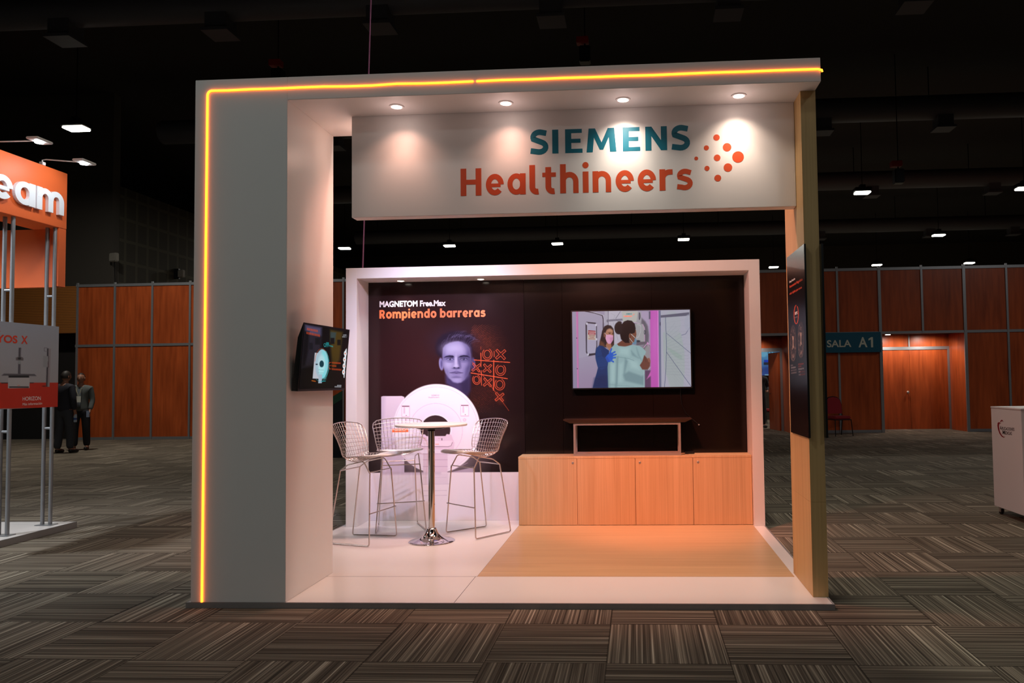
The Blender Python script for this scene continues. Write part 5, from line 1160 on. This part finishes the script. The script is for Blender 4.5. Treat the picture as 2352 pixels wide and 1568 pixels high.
# ------------------------------------------------------------------ people far behind
def skin_mesh(P, E, R, sub=2):
    me = bpy.data.meshes.new('s'); me.from_pydata(P, E, []); o = bpy.data.objects.new('s', me); sc.collection.objects.link(o)
    md = o.modifiers.new('skin', 'SKIN'); sb = o.modifiers.new('sub', 'SUBSURF'); sb.levels = sub; sb.render_levels = sub
    for v, r in zip(me.skin_vertices[0].data, R): v.radius = (r if isinstance(r, tuple) else (r, r))
    me.skin_vertices[0].data[0].use_root = True
    dg = bpy.context.evaluated_depsgraph_get(); dg.update(); ev = o.evaluated_get(dg); m2 = ev.to_mesh()
    V = [v.co[:] for v in m2.vertices]; F = [tuple(q.vertices) for q in m2.polygons]; ev.to_mesh_clear(); bpy.data.objects.remove(o)
    return V, F
skin_m = plain('skin', srgb(150, 104, 82), .55, var=.05)
def person(label, loc, rotz, h, cloth, arms, stride=.0, badge=False, group=None, bald=False):
    k = h / 1.75
    t = thing('person', label, 'person', loc, rotz, group)
    sh, hp = .185, .1
    # joints: front of the body is -y
    P = [(0, 0, .97), (0, -.005, 1.12), (0, .005, 1.28), (0, .01, 1.42), (0, 0, 1.5), (0, -.012, 1.58)]; E = [(i, i + 1) for i in range(5)]
    R = [(.14, .10), (.135, .095), (.15, .105), (.12, .085), (.055, .058), (.055, .06)]
    limbs = {}
    for s in (-1, 1):
        b = len(P); f = stride * s
        P += [(s * hp, 0, .90), (s * (hp + .012), f * .5 - .01, .50), (s * (hp + .02), f + .02, .09), (s * (hp + .045), f - .13, .035)]; R += [.085, .058, .042, .036]; E += [(0, b), (b, b + 1), (b + 1, b + 2), (b + 2, b + 3)]
        limbs['leg', s] = b
        el, wr = arms[s]
        b = len(P); P += [(s * sh, .01, 1.41), el, wr]; R += [.055, .042, .028]; E += [(3, b), (b, b + 1), (b + 1, b + 2)]; limbs['arm', s] = b
        d = (Vector(wr) - Vector(el)).normalized(); side = Vector((0, 1, 0)) if abs(d.z) > .6 else Vector((1, 0, 0)); side = (side - d * side.dot(d)).normalized(); nn = d.cross(side)
        pm = Vector(wr) + d * .06; i0 = len(P); P.append(tuple(pm)); R.append((.035, .02)); E.append((b + 2, i0))
        for q, (off, ln) in enumerate(((-.032, .07), (-.011, .085), (.011, .08), (.032, .062))):
            r = pm + side * off + d * .022; j = len(P)
            P += [tuple(r), tuple(r + d * ln * .55 + nn * .006), tuple(r + d * ln * .9 + nn * .026)]; R += [.0095, .009, .008]; E += [(i0, j), (j, j + 1), (j + 1, j + 2)]
        j = len(P); P += [tuple(pm - side * .03 - d * .02 + nn * .012), tuple(pm - side * .052 + d * .02 + nn * .024)]; R += [.011, .009]; E += [(i0, j), (j, j + 1)]
    sc_ = lambda q: tuple(c * k for c in q)
    rs = [tuple(c * k for c in r) if isinstance(r, tuple) else r * k for r in R]
    V, F = skin_mesh([sc_(q) for q in P], E, rs)
    mb = MB(); mb.add(V, F)
    n1, n2 = 28, 20; hv = []          # head
    for i in range(n2 + 1):
        th = math.pi * i / n2
        for j in range(n1):
            ph = 2 * math.pi * j / n1; x, y, z = math.sin(th) * math.sin(ph), -math.sin(th) * math.cos(ph), math.cos(th)
            w = 1 - .22 * max(0, -z) ** 1.2; X, Y, Z = x * .076 * w, y * .097 * (1 - .1 * max(0, -z)), z * .118
            if y < -.4:
                g = lambda cx, cz, sx, sz: math.exp(-((X - cx) / sx) ** 2 - ((Z - cz) / sz) ** 2)
                Y -= .026 * g(0, -.022, .013, .02) + .012 * g(0, .004, .01, .03) - .009 * (g(-.03, .012, .016, .012) + g(.03, .012, .016, .012)) + .006 * g(0, -.064, .024, .008) + .008 * g(0, -.1, .02, .014) - .004 * g(0, -.053, .02, .005)
            hv.append((X * k, (Y - .02) * k, (Z + 1.645) * k))
    mb.add(hv, [(i * n1 + j, (i + 1) * n1 + j, (i + 1) * n1 + (j + 1) % n1, i * n1 + (j + 1) % n1) for i in range(n2) for j in range(n1)])
    for s in (-1, 1):
        bm = bmesh.new(); bmesh.ops.create_uvsphere(bm, u_segments=12, v_segments=8, radius=1); mb.bm(bm, Matrix.Translation((s * .077 * k, -.008 * k, 1.64 * k)) @ Matrix.Diagonal((.010 * k, .019 * k, .031 * k, 1)))
    mb.mi = 1
    for s in (-1, 1):
        bm = bmesh.new(); bmesh.ops.create_uvsphere(bm, u_segments=10, v_segments=8, radius=.010 * k); mb.bm(bm, Matrix.Translation((s * .03 * k, -.103 * k, 1.657 * k)))
    mb.add([(-.022 * k, -.119 * k, 1.588 * k), (.022 * k, -.119 * k, 1.588 * k), (.02 * k, -.12 * k, 1.594 * k), (-.02 * k, -.12 * k, 1.594 * k)], [(0, 1, 2, 3)])
    obj('body', mb, [skin_m, cloth['hair']], t, True, world=False, autosmooth=80)
    # hair
    mb = MB(); hv = []; z_lo = .05 if bald else -.03
    rows = [i for i in range(11)]
    for i in rows:
        for j in range(n1):
            ph = 2 * math.pi * j / n1; front = max(0, math.cos(ph)); thm = math.pi * (.36 if front > .3 else .62); 
            if bald and front > .0: thm = math.pi * .22
            th = thm * i / 10; x, y, z = math.sin(th) * math.sin(ph), -math.sin(th) * math.cos(ph), math.cos(th)
            hv.append((x * .085 * k, (y * .107 - .016) * k, (z * .126 + 1.648) * k))
    mb.add(hv, [(i * n1 + j, (i + 1) * n1 + j, (i + 1) * n1 + (j + 1) % n1, i * n1 + (j + 1) % n1) for i in range(10) for j in range(n1)]); obj('hair', mb, cloth['hair'], t, True, world=False, autosmooth=80)
    # jacket
    JP = [(0, 0, .86), (0, 0, .97), (0, -.005, 1.12), (0, .005, 1.28), (0, .01, 1.43), (0, .008, 1.515)]; JR = [(.185, .135), (.18, .13), (.165, .122), (.185, .13), (.15, .105), (.078, .078)]; JE = [(i, i + 1) for i in range(5)]
    for s in (-1, 1):
        el, wr = arms[s]; b = len(JP); JP += [(s * sh, .01, 1.41), el, tuple(Vector(wr) + (Vector(el) - Vector(wr)).normalized() * .01)]; JR += [.076, .062, .048]; JE += [(4, b), (b, b + 1), (b + 1, b + 2)]
    mb = MB(); V, F = skin_mesh([sc_(q) for q in JP], JE, [tuple(c * k for c in r) if isinstance(r, tuple) else r * k for r in JR]); mb.add(V, F); obj('jacket', mb, cloth['jacket'], t, True, world=False, autosmooth=80)
    TP = [(0, 0, 1.0), (0, 0, .93)]; TR_ = [(.15, .11), (.155, .115)]; TE = [(0, 1)]
    for s in (-1, 1):
        f = stride * s; b = len(TP); TP += [(s * hp, 0, .84), (s * (hp + .012), f * .5 - .01, .50), (s * (hp + .02), f + .015, .075)]; TR_ += [.105, .085, .074]; TE += [(1, b), (b, b + 1), (b + 1, b + 2)]
    mb = MB(); V, F = skin_mesh([sc_(q) for q in TP], TE, [tuple(c * k for c in r) if isinstance(r, tuple) else r * k for r in TR_]); mb.add(V, F); obj('trousers', mb, cloth['trousers'], t, True, world=False, autosmooth=80)
    for s in (-1, 1):
        f = stride * s; V, F = skin_mesh([sc_(q) for q in ((s * (hp + .02), f + .05, .048), (s * (hp + .03), f - .05, .05), (s * (hp + .048), f - .17, .036))], [(0, 1), (1, 2)], [.046 * k, .048 * k, .036 * k]); mb = MB(); mb.add([(x, y, max(z, 0)) for x, y, z in V], F); obj('shoe', mb, cloth['shoe'], t, True, world=False, autosmooth=80)
    if badge:
        mb = MB(); V = [(-.055, -.118, 1.40), (.055, -.118, 1.40), (.035, -.142, 1.0), (-.035, -.142, 1.0)]; mb.add([sc_(q) for q in V] + [sc_((x, y + .03, z)) for x, y, z in V], [(0, 1, 2, 3), (4, 7, 6, 5), (0, 4, 5, 1), (1, 5, 6, 2), (2, 6, 7, 3), (3, 7, 4, 0)]); obj('shirt', mb, plain('grey_blue_shirt', srgb(120, 128, 136), .8), t, world=False)
        mb = MB(); mb.tube([sc_(q) for q in ((-.06, -.125, 1.42), (-.03, -.15, 1.32), (0, -.155, 1.25), (.03, -.15, 1.32), (.06, -.125, 1.42))], .006, 6); lan = obj('lanyard', mb, plain('cream_lanyard', srgb(170, 160, 130), .8), t, world=False)
        mb = MB(); mb.bbox(-.052 * k, .052 * k, -.165 * k, -.16 * k, 1.10 * k, 1.24 * k, .001); obj('badge', mb, plain('white_badge', srgb(226, 226, 214), .5), lan, world=False)
    return t
navy = plain('navy_cloth', srgb(30, 30, 40), .85); black = plain('black_shoe_leather', srgb(22, 20, 20), .4); hair = plain('dark_hair', srgb(34, 26, 20), .6)
grey = plain('grey_wool', srgb(84, 88, 86), .9); slate = plain('slate_trousers', srgb(54, 56, 62), .9); dark = plain('charcoal_trousers', srgb(34, 34, 38), .9)
A_ = {-1: ((-.25, .03, 1.14), (-.24, -.05, .90)), 1: ((.25, .03, 1.14), (.23, -.12, .93))}
A2 = {-1: ((-.225, .03, 1.14), (-.22, -.04, .90)), 1: ((.225, .03, 1.14), (.215, -.08, .91))}
face_to = lambda dx, dy: math.atan2(dy, dx) + math.pi / 2
p1 = person('person seen from behind in dark jacket and slate trousers, holding a bottle', (-12.10, 11.4, 0), face_to(.2, .98), 1.74, dict(jacket=navy, trousers=slate, shoe=black, hair=hair), {-1: ((-.25, .02, 1.14), (-.235, -.03, .91)), 1: A_[1]}, .05)
p2 = person('person in grey jacket with a white badge, facing the camera by the partition', (-12.27, 12.1, 0), face_to(.30, -.95), 1.70, dict(jacket=grey, trousers=dark, shoe=black, hair=hair), {-1: A2[-1], 1: A2[1]}, .03, True, None, True)
p3 = person('person in dark clothes standing inside the open doorway', (3.62, 17.6, 0), face_to(.2, -1), 1.72, dict(jacket=navy, trousers=dark, shoe=black, hair=hair), {-1: A_[-1], 1: ((.26, -.02, 1.14), (.14, -.26, 1.06))}, .04)
def held(tp, s, arms, k):
    el, wr = Vector(arms[0]), Vector(arms[1]); q = (wr + (wr - el).normalized() * .09) * k; c, s_ = math.cos(tp.rotation_euler.z), math.sin(tp.rotation_euler.z)
    return Vector((tp.location.x + q.x * c - q.y * s_, tp.location.y + q.x * s_ + q.y * c, q.z))
q = held(p1, 1, ((-.25, .02, 1.14), (-.235, -.03, .91)), 1.74 / 1.75)
t = thing('water_bottle', 'small clear water bottle held by the person in dark jacket', 'bottle', tuple(q - Vector((0, 0, .16))))
mb = MB(); mb.lathe([(.03, 0), (.033, .01), (.033, .13), (.026, .16), (.013, .185), (.013, .2)], n=20); obj('body', mb, plain('cloudy_plastic', srgb(160, 176, 190), .2), t, True, world=False)
mb = MB(); mb.lathe([(.0335, .05), (.0335, .09)], n=20); obj('wrapper', mb, plain('blue_wrapper', srgb(40, 70, 140), .5), t, True, world=False)
mb = MB(); mb.lathe([(.015, .2), (.015, .216)], n=16); obj('cap', mb, plain('blue_cap', srgb(40, 60, 120), .5), t, True, world=False)
q = held(p2, 1, A2[1], 1.70 / 1.75)
o = obj('mobile_phone', MB().bbox(q.x - .035, q.x + .035, q.y - .045, q.y - .036, q.z - .07, q.z + .07, .003), plain('pale_phone', srgb(150, 164, 190), .3)); tag(o, 'pale mobile phone in the hand of the person in grey jacket', 'phone')

# banner glimpsed between the column and the white back frame
bY = 10.0; c = [on_y(x, y, bY) for x, y in ((755, 918), (786, 897), (786, 1000))]
t = thing('banner', 'dark banner with a green upper corner, seen in the gap beside the white back frame', 'banner', (c[1][0] - .15, bY, 0))
x0, x1, zt_, zl = c[0][0] - .5, c[1][0], c[1][2], c[0][2] - (c[1][2] - c[0][2]) * 1.6
mb = MB(); mb.poly([(x0, .04), (x1, .04), (x1, zt_), (x0, zl)], bY, bY + .02); mb.box(x0, x1, bY - .1, bY + .12, 0, .05); obj('sheet', mb, plain('dark_navy_print', srgb(22, 28, 36), .6), t)
mb = MB(); h_ = .16; mb.poly([(x0, zl - h_), (x1, zt_ - h_), (x1, zt_), (x0, zl)], bY - .003, bY - .0005); obj('green_corner', mb, plain('green_print', srgb(34, 84, 62), .6), t)
